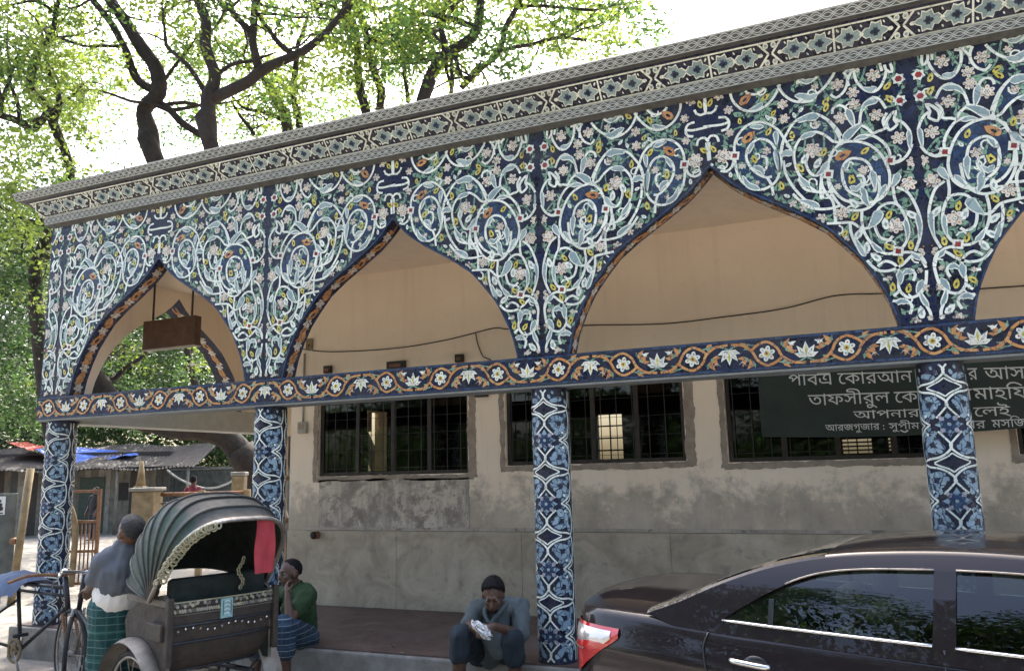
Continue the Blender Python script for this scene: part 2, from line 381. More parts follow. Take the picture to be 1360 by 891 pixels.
class Orn:
    """inlaid ornament: flat tile shapes in (u, v), laid on a surface by mp(u, v, h); every shape has its own height"""
    def __init__(s, mb, mp, clip=None, step=.02): s.mb = mb; s.mp = mp; s.clip = clip or (lambda u, v: True); s.step = step; s.k = 0
    def h(s, layer): s.k += 1; return .0012 + layer * .0012 + (s.k % 40) * .000025
    def poly(s, pts, mat, layer=1, whole=True):
        c = sum((Vector(p) for p in pts), Vector((0, 0))) / len(pts); h = s.h(layer)
        if whole:
            if not s.clip(c.x, c.y) or not all(s.clip(p[0], p[1]) for p in pts): return
            s.mb.add([s.mp(p[0], p[1], h) for p in pts], [tuple(range(len(pts)))], mat)
    def area(s, pts, mat, layer=0, cell=.03):
        """large field, cut to the clip region cell by cell"""
        xs = [p[0] for p in pts]; ys = [p[1] for p in pts]; h = s.h(layer)
        def inside(x, y):
            r = False; j = len(pts) - 1
            for i in range(len(pts)):
                if (pts[i][1] > y) != (pts[j][1] > y) and x < (pts[j][0] - pts[i][0]) * (y - pts[i][1]) / (pts[j][1] - pts[i][1]) + pts[i][0]: r = not r
                j = i
            return r
        x = min(xs)
        while x < max(xs):
            y = min(ys)
            while y < max(ys):
                if inside(x + cell / 2, y + cell / 2) and all(s.clip(x + a * cell, y + b * cell) for a in (0, 1) for b in (0, 1)):
                    s.mb.add([s.mp(x, y, h), s.mp(x + cell, y, h), s.mp(x + cell, y + cell, h), s.mp(x, y + cell, h)], [(0, 1, 2, 3)], mat)
                y += cell
            x += cell
    def ribbon(s, pts, wd, mat, layer=2, closed=False, raw=False):
        q = [Vector(p) for p in pts] if raw else catmull(pts, s.step, closed); h = s.h(layer); n = len(q)
        L = []
        for i, p in enumerate(q):
            if closed: t = q[(i + 1) % (n - 1)] - q[(i - 1) % (n - 1)]
            else: t = q[min(i + 1, n - 1)] - q[max(i - 1, 0)]
            t = t.normalized() if t.length > 1e-9 else Vector((1, 0)); nn = Vector((-t.y, t.x))
            ww = wd(i / (n - 1)) if callable(wd) else wd
            L.append((p + nn * ww / 2, p - nn * ww / 2))
        for i in range(n - 1):
            a, b = L[i]; c, d = L[i + 1]; m = (a + b + c + d) / 4
            if s.clip(m.x, m.y) and all(s.clip(*z) for z in (a, b, c, d)):
                s.mb.add([s.mp(*a, h), s.mp(*c, h), s.mp(*d, h), s.mp(*b, h)], [(0, 1, 2, 3)], mat)
    def tear(s, pts, wmax, fill='tile_pale', edge='tile_white', layer=3, rim=.010):
        pr = lambda t: max(.0, (t ** .8) * ((1 - t) ** .35) * 1.55)
        s.ribbon(pts, lambda t: wmax * pr(t) + rim * 1.2, edge, layer)
        s.ribbon(pts, lambda t: max(.001, wmax * pr(t) - rim * .6), fill, layer + 1)
    def disc(s, x, y, r, mat, layer=3, n=8, sx=1, sy=1, rot=0):
        cr, sr = math.cos(rot), math.sin(rot)
        s.poly([(x + r * (sx * math.cos(2 * PI * i / n) * cr - sy * math.sin(2 * PI * i / n) * sr), y + r * (sx * math.cos(2 * PI * i / n) * sr + sy * math.sin(2 * PI * i / n) * cr)) for i in range(n)], mat, layer)
    def flower(s, x, y, r, n=6, petal='tile_cream', heart='tile_orange', a0=.3, gap='tile_black'):
        if not s.clip(x, y): return
        s.disc(x, y, r * .62, gap, 2, 10)
        for i in range(n):
            a = a0 + 2 * PI * i / n
            s.disc(x + math.cos(a) * r * .62, y + math.sin(a) * r * .62, r * .40, petal, 3, 8, 1.0, .74, a)
            s.disc(x + math.cos(a) * r * .66, y + math.sin(a) * r * .66, r * .13, heart if i % 2 else 'tile_lilac', 4, 5)
        s.disc(x, y, r * .24, 'tile_white', 5, 7); s.disc(x, y, r * .11, heart, 6, 6)
    def bud(s, x, y, r, a, mat='tile_yellow', core='tile_black'):
        c, q = math.cos(a), math.sin(a)
        pts = [(1, 0), (.45, .42), (-.3, .55), (-.9, .3), (-1, 0), (-.9, -.3), (-.3, -.55), (.45, -.42)]
        s.poly([(x + r * (px * c - py * q), y + r * (px * q + py * c)) for px, py in pts], mat, 4)
        s.disc(x - r * .15 * c, y - r * .15 * q, r * .28, core, 5, 5, 1.5, .7, a)
    def leaf(s, x, y, r, a, mat='tile_green'):
        c, q = math.cos(a), math.sin(a)
        s.poly([(x + r * (px * c - py * q), y + r * (px * q + py * c)) for px, py in [(0, 0), (.4, .26), (1, 0), (.4, -.22)]], mat, 1)

# ------------------------------------------------------------------ ground
F = 0.30                       # veranda floor height
X0, S = -6.772, 2.833          # column axes along the front
W = 1.871                      # depth of the veranda wall
ZB0, ZB1, ZT = 2.422, 2.658, 4.60
XL, XR = -7.0, 5.4
g = MB(); N = 60
def gz(x, y): return .012 * mnoise.noise(Vector((x * .7, y * .7, 0)))
xs = [-400, -150, -60] + [-30 + i for i in range(61)] + [60, 150, 400]
ys = xs
g.sheet([[(x, y, -.02 + gz(x, y)) for x in xs] for y in ys], 'ground_dirt')
tag(g.build('ground'), kind='structure')

# ------------------------------------------------------------------ the arcade building
B = thing('arcade_building', 'long open arcade faced with blue and white floral tile mosaic', 'building', (-1, 1, 0))
def slab(name, lo, hi, mat, bev=.006, parent=B):
    m = MB(); m.box(lo, hi, mat, bev); return m.build(name, parent)
PROF = [(0, 4.021), (.122, 3.893), (.23, 3.801), (.42, 3.675), (.605, 3.559), (.783, 3.427), (.906, 3.284), (1.005, 3.155), (1.085, 3.004), (1.153, 2.841), (1.195, 2.666), (1.21, 2.56)]
def arch(d):
    d = abs(d)
    for (a, za), (b, zb) in zip(PROF, PROF[1:]):
        if d <= b: return za + (zb - za) * (d - a) / (b - a)
    return -1
BAYS = [X0 + (k + .5) * S for k in range(4)]
COLS = [X0 + k * S for k in range(5)]
def arch_at(u):
    return max(arch(u - c) for c in BAYS)

# platform: red floor and concrete front
pm = MB(); pm.box((XL - .05, -.02, F - .06), (XR + .6, W + 2.4, F), 'floor_red', 0)
pm.box((XL - .12, -.06, -.2), (XR + .6, W + 2.6, F - .012), 'concrete', .015)
# worn lip
pm.build('platform', B)

# arcade wall with its arch openings
A = MB()
TH = .18
def arcade_sheet(mb, y, back=False, mat='tile_navy'):
    for c in BAYS:
        us = sorted(set([-S / 2, S / 2] + [s * a for a, _ in PROF for s in (-1, 1)] + [i * S / 60 for i in range(-30, 31)]))
        if c == BAYS[0]: us = [u for u in us if c + u > XL] ; us = [XL - c] + us
        if c == BAYS[-1]: us = us + [XR - c]
        for a, b in zip(us, us[1:]):
            if b - a < 1e-6: continue
            za = arch(a) if abs(a) < 1.2099 else ZB1; zb = arch(b) if abs(b) < 1.2099 else ZB1
            q = [(c + a, y, max(za, ZB1)), (c + b, y, max(zb, ZB1)), (c + b, y, ZT), (c + a, y, ZT)]
            mb.add(q[::-1] if back else q, [(0, 1, 2, 3)], mat)
arcade_sheet(A, 0); arcade_sheet(A, TH, True, 'plaster_beige')
for c in BAYS:
    pts = [(-d, z) for d, z in PROF[::-1]] + [(d, z) for d, z in PROF[1:]]
    for (a, za), (b, zb) in zip(pts, pts[1:]):
        A.add([(c + a, 0, za), (c + a, TH, za), (c + b, TH, zb), (c + b, 0, zb)], [(0, 1, 2, 3)], 'tile_navy')
A.add([(XL, 0, ZB1), (XL, TH, ZB1), (XL, TH, ZT), (XL, 0, ZT)], [(0, 3, 2, 1)], 'tile_navy')

def fclip(u, v):
    if u < XL + .012 or u > XR or v > ZT - .005 or v < ZB1 + .012: return False
    return v > arch_at(u) + .018
FO = Orn(A, lambda u, v, h: (u, -h, v), fclip)

# ornament of one half bay, in metres from the column axis (u) and above ground (v)
AX3 = COLS[3]
def zc(o, *pts):
    x0, y0, k = {1: (930, 80, 4.947), 2: (1060, 60, 4.688), 3: (1060, 230, 4.05)}[o]
    r = []
    for x, y in pts:
        P = aty(x0 + x / k, y0 + y / k, 0); r.append((AX3 - P.x, P.z))
    return r
HALF = S / 2
RIB, TEAR, FLO, YEL, ORA, SQ, STEM, TUL, FIELD, WHT = [], [], [], [], [], [], [], [], [], []
def R(o, *p): RIB.append(zc(o, *p))
def T(o, wd, *p): TEAR.append((zc(o, *p), wd))
R(1, (230, 660), (225, 560), (250, 490), (310, 430), (390, 410), (450, 425), (510, 465), (545, 520), (580, 570), (605, 620))
R(1, (545, 520), (530, 600), (525, 700), (505, 780), (460, 830), (400, 855), (330, 840), (270, 790), (240, 720), (230, 660))
R(1, (470, 765), (440, 775), (380, 750), (330, 700), (305, 640), (315, 580), (360, 530), (410, 520), (460, 545), (500, 610), (520, 660), (520, 735))
R(1, (400, 635), (430, 640), (440, 690), (415, 735), (370, 720), (355, 700))
R(1, (440, 775), (465, 820), (480, 890))
T(1, .05, (520, 740), (512, 690), (500, 640), (490, 590)); T(1, .055, (325, 440), (370, 440), (420, 440)); T(1, .06, (285, 765), (320, 825), (390, 850))
T(1, .06, (420, 755), (400, 720), (355, 705)); T(1, .05, (495, 560), (495, 520), (490, 470)); T(1, .045, (320, 620), (330, 580), (350, 540))
R(1, (190, 190), (215, 270), (270, 325), (350, 340), (420, 310), (480, 250), (520, 180), (540, 115), (545, 60))
R(1, (275, 175), (310, 220), (360, 230), (410, 205), (445, 150), (450, 100)); T(1, .055, (320, 330), (365, 320), (410, 285)); T(1, .045, (280, 170), (300, 195), (325, 210))
R(1, (490, 110), (520, 180), (560, 235), (620, 270), (690, 275), (742, 265)); R(1, (580, 95), (640, 145), (700, 150), (760, 120))
T(1, .06, (760, 245), (690, 240), (620, 235))
R(1, (30, 350), (45, 352), (75, 350), (100, 330), (112, 300)); R(1, (32, 235), (40, 300), (38, 360))
R(1, (20, 445), (80, 438), (140, 428), (180, 412)); R(1, (120, 380), (165, 378), (188, 410), (180, 450), (140, 470))
R(1, (45, 540), (70, 505), (110, 505), (125, 540)); R(1, (42, 545), (47, 600), (52, 660)); R(1, (65, 680), (110, 720), (170, 735), (210, 700), (222, 650))
R(1, (525, 640), (535, 550), (570, 480), (620, 410), (700, 362), (760, 350), (840, 400), (900, 490), (930, 560))
R(1, (742, 480), (670, 510), (625, 570), (615, 640), (640, 730), (690, 810), (760, 865)); R(1, (545, 660), (560, 740), (600, 820), (640, 870), (700, 930))
T(1, .07, (525, 640), (560, 612), (612, 622)); T(1, .06, (625, 400), (680, 385), (745, 365)); T(1, .05, (655, 520), (690, 500), (742, 485)); T(1, .055, (650, 760), (680, 800), (720, 835))
FIELD.append(('tile_mid', zc(1, (235, 600), (255, 495), (320, 430), (400, 415), (490, 455), (540, 520), (525, 700), (500, 780), (400, 850), (320, 830), (260, 770))))
for x, y, r in ((125, 235, 40), (185, 330, 34), (195, 480, 32), (150, 630, 55), (540, 290, 38), (548, 390, 38), (435, 600, 30), (280, 700, 24), (378, 810, 18), (725, 590, 44)): FLO.append((1, x, y, r / 4.95))
for x, y in ((70, 280), (430, 245), (450, 470), (575, 165), (600, 500), (357, 655), (85, 585), (530, 822), (655, 700)): YEL.append((1, x, y))
for x, y in ((300, 260), (320, 505)): ORA.append((1, x, y))
SQ += [(1, 228, 630), (2, 190, 808), (2, 575, 722), (3, 540, 418)]
R(2, (0, 480), (60, 440), (120, 430), (190, 470), (240, 530), (265, 570)); T(2, .085, (0, 485), (60, 450), (135, 445))
R(2, (0, 600), (60, 560), (110, 545), (170, 570), (215, 605), (250, 610), (300, 575), (330, 525), (370, 495), (430, 515), (470, 550), (500, 535), (540, 520), (550, 470), (580, 430))
T(2, .06, (20, 595), (60, 565), (110, 555)); T(2, .085, (400, 490), (340, 530), (280, 595)); T(2, .07, (345, 510), (320, 450), (300, 400))
R(2, (345, 500), (330, 450), (300, 400), (260, 375), (220, 395), (215, 430)); R(2, (380, 490), (385, 430), (410, 370), (460, 330), (510, 345), (550, 395))
T(2, .06, (390, 420), (420, 370), (500, 345))
R(2, (190, 740), (210, 680), (250, 625), (310, 600), (390, 600), (460, 630), (520, 690), (560, 760), (575, 820), (560, 900), (510, 960), (440, 985), (360, 985), (280, 960), (220, 900), (190, 830), (190, 740))
R(2, (300, 900), (275, 820), (280, 760), (320, 710), (380, 705), (430, 730), (460, 790), (480, 870), (470, 920))
T(2, .06, (475, 900), (470, 840), (455, 780)); T(2, .05, (290, 790), (300, 750), (320, 720)); T(2, .06, (390, 860), (360, 900), (320, 880)); R(2, (360, 815), (395, 815), (410, 860), (380, 900), (330, 890)); T(2, .055, (430, 975), (410, 930), (390, 890))
R(2, (350, 590), (400, 560), (470, 565), (530, 610), (565, 660), (575, 710)); R(2, (585, 735), (630, 730), (680, 690), (710, 620), (705, 560), (680, 510), (640, 470), (610, 460))
T(2, .045, (698, 650), (695, 590), (688, 530)); T(2, .05, (350, 590), (390, 570), (440, 570))
R(2, (580, 430), (612, 408), (600, 460), (618, 490), (572, 528), (552, 480), (580, 430)); R(2, (555, 420), (530, 470), (548, 522))
R(2, (60, 690), (50, 740), (80, 800), (120, 815), (165, 780), (195, 725), (210, 690)); T(2, .06, (110, 812), (150, 790), (185, 730)); R(2, (0, 830), (40, 850), (70, 880)); R(2, (150, 820), (140, 890), (145, 960))
R(2, (0, 200), (50, 240), (100, 215), (140, 160), (160, 120)); T(2, .05, (0, 215), (50, 235), (95, 215)); R(2, (0, 345), (80, 330), (140, 290), (190, 230), (220, 170), (235, 110)); T(2, .065, (10, 320), (60, 335), (120, 310))
R(2, (220, 150), (280, 170), (310, 220), (290, 290), (240, 330), (205, 310)); T(2, .07, (230, 150), (280, 155), (330, 170)); R(2, (250, 140), (330, 160), (380, 150), (410, 100), (415, 60))
R(2, (340, 110), (350, 180), (370, 240), (420, 290), (470, 295), (510, 260), (540, 190), (545, 160)); T(2, .06, (400, 270), (440, 285), (485, 265)); R(2, (500, 90), (520, 160)); R(2, (530, 80), (572, 110), (582, 165), (545, 150), (530, 80))
R(2, (290, 165), (330, 165), (310, 220), (318, 260))
FIELD.append(('tile_mid', zc(2, (200, 740), (250, 630), (310, 605), (390, 605), (460, 635), (520, 695), (568, 800), (560, 900), (510, 955), (440, 980), (360, 980), (280, 955), (220, 890))))
FIELD.append(('tile_mid', zc(2, (-60, 560), (0, 490), (100, 440), (190, 475), (250, 560), (240, 600), (170, 560), (100, 540), (20, 580))))
for x, y, r in ((263, 455, 44), (485, 435, 42), (95, 660, 50), (245, 250, 42), (465, 190, 44), (340, 300, 38), (345, 370, 38), (625, 580, 44), (710, 730, 33), (685, 865, 42), (118, 495, 26), (100, 265, 24), (403, 780, 34)): FLO.append((2, x, y, r / 4.69))
for x, y in ((178, 350), (180, 388), (420, 655), (635, 98), (553, 255), (567, 335), (683, 453), (162, 670), (15, 765), (330, 838), (720, 510)): YEL.append((2, x, y))
ORA.append((2, 285, 685)); TUL += [(2, 630, 210), (2, 645, 345)]
R(3, (430, 140), (380, 190), (320, 205), (250, 190), (200, 140), (170, 80), (160, 20)); R(3, (125, 0), (130, 70), (160, 120), (190, 160), (200, 270)); R(3, (235, 0), (245, 60), (280, 105), (330, 130), (380, 180))
T(3, .06, (385, 185), (360, 150), (345, 115)); R(3, (435, 15), (432, 110), (410, 155)); T(3, .05, (430, 140), (450, 100), (475, 65))
R(3, (-30, 110), (0, 140), (50, 180), (110, 195), (180, 190), (230, 175)); T(3, .06, (10, 145), (60, 160), (115, 185)); R(3, (0, 30), (40, 90), (130, 105), (190, 100))
R(3, (150, 272), (220, 268), (290, 268), (340, 300), (380, 300), (410, 280)); T(3, .10, (380, 300), (415, 260), (440, 200)); R(3, (345, 210), (345, 270), (360, 330), (400, 390), (450, 425), (500, 430), (560, 400), (590, 340), (590, 280), (570, 220), (530, 170), (480, 165), (435, 190), (412, 250), (415, 300), (440, 350), (490, 360), (510, 340))
T(3, .045, (585, 360), (587, 310), (575, 250)); R(3, (510, 50), (515, 130), (530, 170)); R(3, (530, 80), (590, 110), (640, 190), (660, 260), (655, 340), (630, 420)); T(3, .05, (650, 350), (655, 290), (640, 215))
T(3, .07, (505, 80), (525, 50), (545, 0))
R(3, (280, 270), (290, 330), (320, 400), (370, 470), (430, 520), (500, 520), (560, 490), (610, 445), (650, 440), (685, 490), (690, 560), (680, 620), (640, 660), (590, 670), (545, 630), (540, 580), (545, 530), (520, 485), (470, 470), (430, 500))
R(3, (560, 425), (610, 425), (660, 460), (688, 510)); T(3, .05, (310, 355), (330, 400), (362, 450)); T(3, .05, (395, 375), (420, 405), (455, 425)); T(3, .065, (550, 600), (548, 560), (545, 520)); R(3, (550, 560), (600, 515), (630, 545), (620, 580)); T(3, .055, (560, 550), (585, 525), (620, 535)); T(3, .065, (640, 650), (655, 615), (672, 575)); T(3, .055, (610, 430), (635, 450), (660, 470))
R(3, (470, 630), (510, 690), (570, 680), (610, 710), (600, 755)); T(3, .055, (510, 720), (550, 690), (595, 695)); R(3, (650, 650), (680, 700), (710, 750), (714, 788)); T(3, .045, (655, 640), (675, 685), (700, 720)); R(3, (430, 575), (480, 570)); R(3, (515, 665), (545, 635))
for x, y, r in ((523, 285, 42), (595, 60, 40), (685, 418, 34), (235, 218, 36), (122, 245, 28), (213, 72, 18), (630, 795, 26), (690, 620, 20), (710, 775, 15), (255, 355, 22), (655, 525, 15), (490, 565, 15)): FLO.append((3, x, y, r / 4.05))
for x, y in ((490, 225), (310, 235), (488, 395), (605, 385), (553, 462), (508, 615), (595, 620), (575, 800), (285, 33), (415, 525)): YEL.append((3, x, y))
for x, y in ((470, 275), (608, 222), (330, 330), (370, 405), (418, 450), (660, 745), (300, 165)): WHT.append((3, x, y))
for x, y in ((45, 705), (125, 735)): WHT.append((2, x, y))
# green stems: long curls behind the white scrolls
def G(o, *p): STEM.append(zc(o, *p))
G(1, (200, 470), (260, 440), (330, 420), (420, 330), (470, 290), (540, 300)); G(1, (110, 490), (160, 500), (160, 560), (150, 620)); G(1, (330, 330), (400, 250), (440, 240), (500, 190)); G(1, (540, 390), (500, 430), (460, 400), (450, 330)); G(1, (270, 520), (340, 500), (430, 460)); G(1, (350, 560), (370, 620), (360, 700)); G(1, (520, 480), (570, 440), (640, 450), (680, 470)); G(1, (430, 600), (420, 560), (400, 530)); G(1, (470, 700), (440, 640)); G(1, (560, 720), (600, 760), (660, 740)); G(1, (690, 500), (680, 580), (640, 640)); G(1, (220, 350), (270, 350), (260, 380))
G(2, (120, 200), (170, 300), (230, 345), (340, 340)); G(2, (180, 440), (215, 400), (260, 370), (310, 335)); G(2, (430, 100), (400, 200), (380, 240)); G(2, (540, 200), (590, 200), (620, 210)); G(2, (550, 385), (600, 375), (640, 350)); G(2, (620, 380), (640, 450), (640, 530)); G(2, (410, 400), (440, 470), (470, 540)); G(2, (160, 560), (160, 640), (150, 720)); G(2, (20, 540), (50, 480), (110, 500)); G(2, (440, 720), (470, 690), (540, 640), (600, 630), (690, 690)); G(2, (320, 740), (360, 800), (400, 780)); G(2, (230, 600), (230, 560), (200, 540)); G(2, (90, 590), (100, 640)); G(2, (40, 650), (30, 720), (0, 800)); G(2, (500, 180), (490, 120), (500, 70)); G(2, (600, 100), (590, 180), (540, 260)); G(2, (730, 740), (700, 800), (680, 860)); G(2, (80, 400), (110, 330), (100, 270)); G(2, (520, 650), (560, 700)); G(2, (0, 390), (60, 370), (120, 375))
G(3, (430, 160), (500, 200), (560, 190), (620, 160), (640, 90)); G(3, (360, 250), (390, 330), (400, 400)); G(3, (460, 430), (470, 380), (460, 330), (520, 290)); G(3, (600, 240), (620, 330), (600, 390)); G(3, (290, 300), (240, 320), (220, 380)); G(3, (210, 200), (170, 230), (120, 230)); G(3, (440, 530), (480, 580), (500, 620)); G(3, (600, 560), (620, 500), (660, 520)); G(3, (690, 640), (720, 680), (770, 720)); G(3, (560, 740), (600, 740), (660, 720)); G(3, (600, 800), (640, 760)); G(3, (100, 60), (100, 120), (60, 170)); G(3, (260, 200), (300, 160), (270, 110)); G(3, (370, 400), (350, 450)); G(3, (690, 440), (715, 500), (700, 590)); G(3, (560, 330), (520, 360), (540, 400))
for i, cx in enumerate(COLS):
    for sg in (-1, 1):
        jr = random.Random(i * 7 + sg)
        if i == 0 and sg < 0: pass
        tr = lambda p, c=cx, q=sg, o=i * 3.7: (c + q * p[0] + .010 * mnoise.noise(Vector((p[0] * 4, p[1] * 4, o + q))), p[1] + .010 * mnoise.noise(Vector((p[0] * 4, p[1] * 4, o + q + 20))))
        near = lambda p: -.0 <= p[0] <= HALF + .06
        okp = lambda P: [tr(p) for p in P]
        side = lambda u, v, c=cx, q=sg: fclip(u, v) and -.02 <= (u - c) * q <= HALF + .03 and (u - c) * q > .014
        FO.clip = side
        for m_, P in FIELD: FO.area(okp(P), m_, 0)
        for P in STEM:
            FO.ribbon(okp(P), .014, 'tile_green', 0.9)
            q = catmull(okp(P), .07)
            for a, b in zip(q[1:], q[2:]):
                t = b - a; an = math.atan2(t.y, t.x) + jr.choice((-1, 1)) * jr.uniform(.5, 1.0)
                FO.leaf(a.x, a.y, jr.uniform(.05, .08), an)
        for P in RIB: FO.ribbon(okp(P), .0195, 'tile_white', 2.5)
        for P, wd in TEAR: FO.tear(okp(P), wd * .82)
        for o, x, y, r in FLO:
            p = zc(o, (x, y))[0]; q = tr(p); FO.flower(q[0], q[1], r / 165 * .9, 6 if r < 10 else 7, a0=jr.random())
        for o, x, y in YEL:
            q = tr(zc(o, (x, y))[0]); FO.bud(q[0], q[1], .036, jr.uniform(.6, 2.5))
        for o, x, y in ORA:
            q = tr(zc(o, (x, y))[0]); FO.bud(q[0], q[1], .060, (.5 if sg < 0 else 2.6) + jr.uniform(-.3, .3), 'tile_orange')
        for o, x, y in WHT:
            q = tr(zc(o, (x, y))[0]); FO.bud(q[0], q[1], .045, jr.uniform(.6, 2.5), 'tile_white', 'tile_pale')
        for o, x, y in SQ:
            q = tr(zc(o, (x, y))[0]); FO.disc(q[0], q[1], .046, 'tile_white', 5, 4, rot=.6); FO.disc(q[0], q[1], .024, 'tile_red', 6, 4, rot=.6)
        for o, x, y in TUL:
            q = zc(o, (x, y))[0]; q = tr((max(q[0], .066), q[1]))
            FO.poly([(q[0] + r_ * math.cos(a + .2), q[1] + r_ * math.sin(a + .2)) for a, r_ in [(k * PI / 6, .047 if k % 2 else .033) for k in range(12)]], 'tile_white', 4); FO.disc(q[0], q[1], .024, 'tile_red', 5, 6)
        # small blossoms and sprigs fill whatever ground the scrolls leave open
        occ = set()
        def mark(p, rad):
            for a in range(int((p[0] - rad) / .02), int((p[0] + rad) / .02) + 1):
                for b in range(int((p[1] - rad) / .02), int((p[1] + rad) / .02) + 1): occ.add((a, b))
        for P in RIB:
            for p in catmull(P, .03): mark(p, .016)
        for P, wd in TEAR:
            for p in catmull(P, .03): mark(p, .03)
        for o, x, y, r in FLO: mark(zc(o, (x, y))[0], r / 165)
        for L_ in (YEL, ORA, WHT, SQ, TUL):
            for o, x, y in L_: mark(zc(o, (x, y))[0], .05)
        fr_ = random.Random(99)
        for t_ in range(6000):
            p = (fr_.uniform(.02, HALF), fr_.uniform(ZB1, ZT)); k_ = fr_.random()
            need = .034 if k_ < .30 else .042 if k_ < .5 else .013
            if any((a, b) in occ for a in range(int((p[0] - need) / .02), int((p[0] + need) / .02) + 1) for b in range(int((p[1] - need) / .02), int((p[1] + need) / .02) + 1)): continue
            q = tr(p); mark(p, need)
            if .30 <= k_ < .5:
                a0_ = fr_.uniform(0, 6.3); sp = fr_.choice((-1, 1))
                FO.ribbon([(q[0] + (.012 + .011 * t) * math.cos(a0_ + sp * t), q[1] + (.012 + .011 * t) * math.sin(a0_ + sp * t)) for t in [i * .7 for i in range(8)]], .015, 'tile_white', 2.5); FO.leaf(q[0], q[1], .08, a0_)
            elif k_ < .30:
                FO.flower(q[0], q[1], .036, 6)
                for d_ in range(2): FO.leaf(q[0], q[1], .085, fr_.uniform(0, 6.3))
            elif k_ < .68: FO.bud(q[0], q[1], .025, fr_.uniform(0, 3), 'tile_white', 'tile_pale')
            elif k_ < .78: FO.bud(q[0], q[1], .028, fr_.uniform(0, 3))
            else:
                for d_ in range(3): FO.leaf(q[0], q[1], .055, fr_.uniform(0, 6.3))
        bc = cx + sg * HALF                                    # a row of blossoms follows the rim of the arch
        rimq = catmull([(d, z) for d, z in PROF], .02); acc = 0; last = -1
        for a, b in zip(rimq, rimq[1:]):
            acc += (b - a).length
            if acc - last < .075: continue
            last = acc; t = (b - a).normalized(); nn = Vector((-t.y, t.x)) * (1 if -t.y > 0 or t.x > 0 else -1); c_ = a + nn * .052
            p = (HALF - c_.x, c_.y); q = tr(p); k_ = fr_.random()
            if (int(p[0] / .02), int(p[1] / .02)) in occ: FO.leaf(q[0], q[1], .06, fr_.uniform(0, 6.3)); continue
            if k_ < .4: FO.flower(q[0], q[1], .031, 5)
            elif k_ < .75: FO.bud(q[0], q[1], .03, fr_.uniform(0, 3), 'tile_white', 'tile_pale')
            else: FO.bud(q[0], q[1], .03, fr_.uniform(0, 3))
            FO.leaf(q[0], q[1], .07, fr_.uniform(0, 6.3)); FO.leaf(q[0], q[1], .06, fr_.uniform(0, 6.3))
        for t_ in range(230):
            p = (fr_.uniform(.03, HALF), fr_.uniform(ZB1, ZT))
            if p[1] < arch(HALF - p[0]): continue
            q = tr(p); a0_ = fr_.uniform(0, 6.3); FO.leaf(q[0], q[1], fr_.uniform(.045, .075), a0_); FO.leaf(q[0], q[1], fr_.uniform(.04, .06), a0_ + 1.6)
            if t_ % 5 == 0:
                sp = fr_.choice((-1, 1)); FO.ribbon([(q[0] + (.010 + .008 * t) * math.cos(a0_ + sp * t), q[1] + (.010 + .008 * t) * math.sin(a0_ + sp * t)) for t in [i * .7 for i in range(7)]], .012, 'tile_white', 1.9)
FO.clip = fclip
# plain edging along each arch, then orange and cream flowers inside the reveals
for c in BAYS:
    pts = [(-d, z) for d, z in PROF[::-1]] + [(d, z) for d, z in PROF[1:]]
    q = catmull(pts, .02); arc = 0
    keep = FO.clip; FO.clip = lambda u, v: True
    FO.ribbon([(c + p.x, p.y + .006) for p in q], .014, 'tile_mid', .2, raw=True)
    FO.clip = keep
    cum = [0]
    for a, b in zip(q, q[1:]): cum.append(cum[-1] + (b - a).length)
    def rev(u, v, h, q=q, cum=cum, c=c):
        i = min(max(0, next((k for k, x in enumerate(cum) if x > u), len(cum) - 1) - 1), len(q) - 2)
        t = (u - cum[i]) / max(1e-6, cum[i + 1] - cum[i]); p = q[i].lerp(q[i + 1], t); d = (q[i + 1] - q[i]).normalized()
        nn = Vector((d.y, -d.x))
        return (c + p.x + nn.x * h, v, p.y + nn.y * h)
    RO = Orn(A, rev)
    u = .08; k = 0
    while u < cum[-1] - .08:
        if k % 2: RO.flower(u, TH / 2, .055, 6, 'tile_cream', 'tile_orange')
        else: RO.bud(u, TH / 2, .085, .35 if k % 4 else -.35, 'tile_orange'); RO.leaf(u + .05, TH / 2, .07, 1.2, 'tile_orange'); RO.leaf(u - .05, TH / 2, .07, -1.9, 'tile_orange')
        u += .115; k += 1
    RO.ribbon([(.02, .022), (cum[-1] - .02, .022)], .02, 'tile_mid', 1); RO.ribbon([(.02, TH - .022), (cum[-1] - .02, TH - .022)], .02, 'tile_mid', 1)
arcade = A.build('arcade_wall', B)

# side wall of the porch with the same arch, seen through the first bay
SW = MB(); SX0, SX1, SYC = -6.95, -6.62, 1.52
for x, back in ((SX0, False), (SX1, True)):
    us = sorted(set([-1.34, 1.98] + [s_ * a for a, _ in PROF for s_ in (-1, 1)]))
    for a, b in zip(us, us[1:]):
        za = arch(a) if abs(a) < 1.2099 else ZB1; zb = arch(b) if abs(b) < 1.2099 else ZB1
        q = [(x, SYC + a, max(za, ZB1)), (x, SYC + b, max(zb, ZB1)), (x, SYC + b, ZT - .02), (x, SYC + a, ZT - .02)]
        SW.add(q if back else q[::-1], [(0, 1, 2, 3)], 'plaster_beige' if back else 'tile_navy')
pts = [(-d, z) for d, z in PROF[::-1]] + [(d, z) for d, z in PROF[1:]]
for (a, za), (b, zb) in zip(pts, pts[1:]):
    SW.add([(SX0, SYC + a, za), (SX1, SYC + a, za), (SX1, SYC + b, zb), (SX0, SYC + b, zb)], [(0, 1, 2, 3)], 'tile_navy')
q = catmull(pts, .02); cum = [0]
for a, b in zip(q, q[1:]): cum.append(cum[-1] + (b - a).length)
def srev(u, v, h):
    i = min(max(0, next((k for k, x in enumerate(cum) if x > u), len(cum) - 1) - 1), len(q) - 2)
    t = (u - cum[i]) / max(1e-6, cum[i + 1] - cum[i]); p = q[i].lerp(q[i + 1], t); d = (q[i + 1] - q[i]).normalized()
    return (SX0 + v, SYC + p.x + d.y * h, p.y - d.x * h)
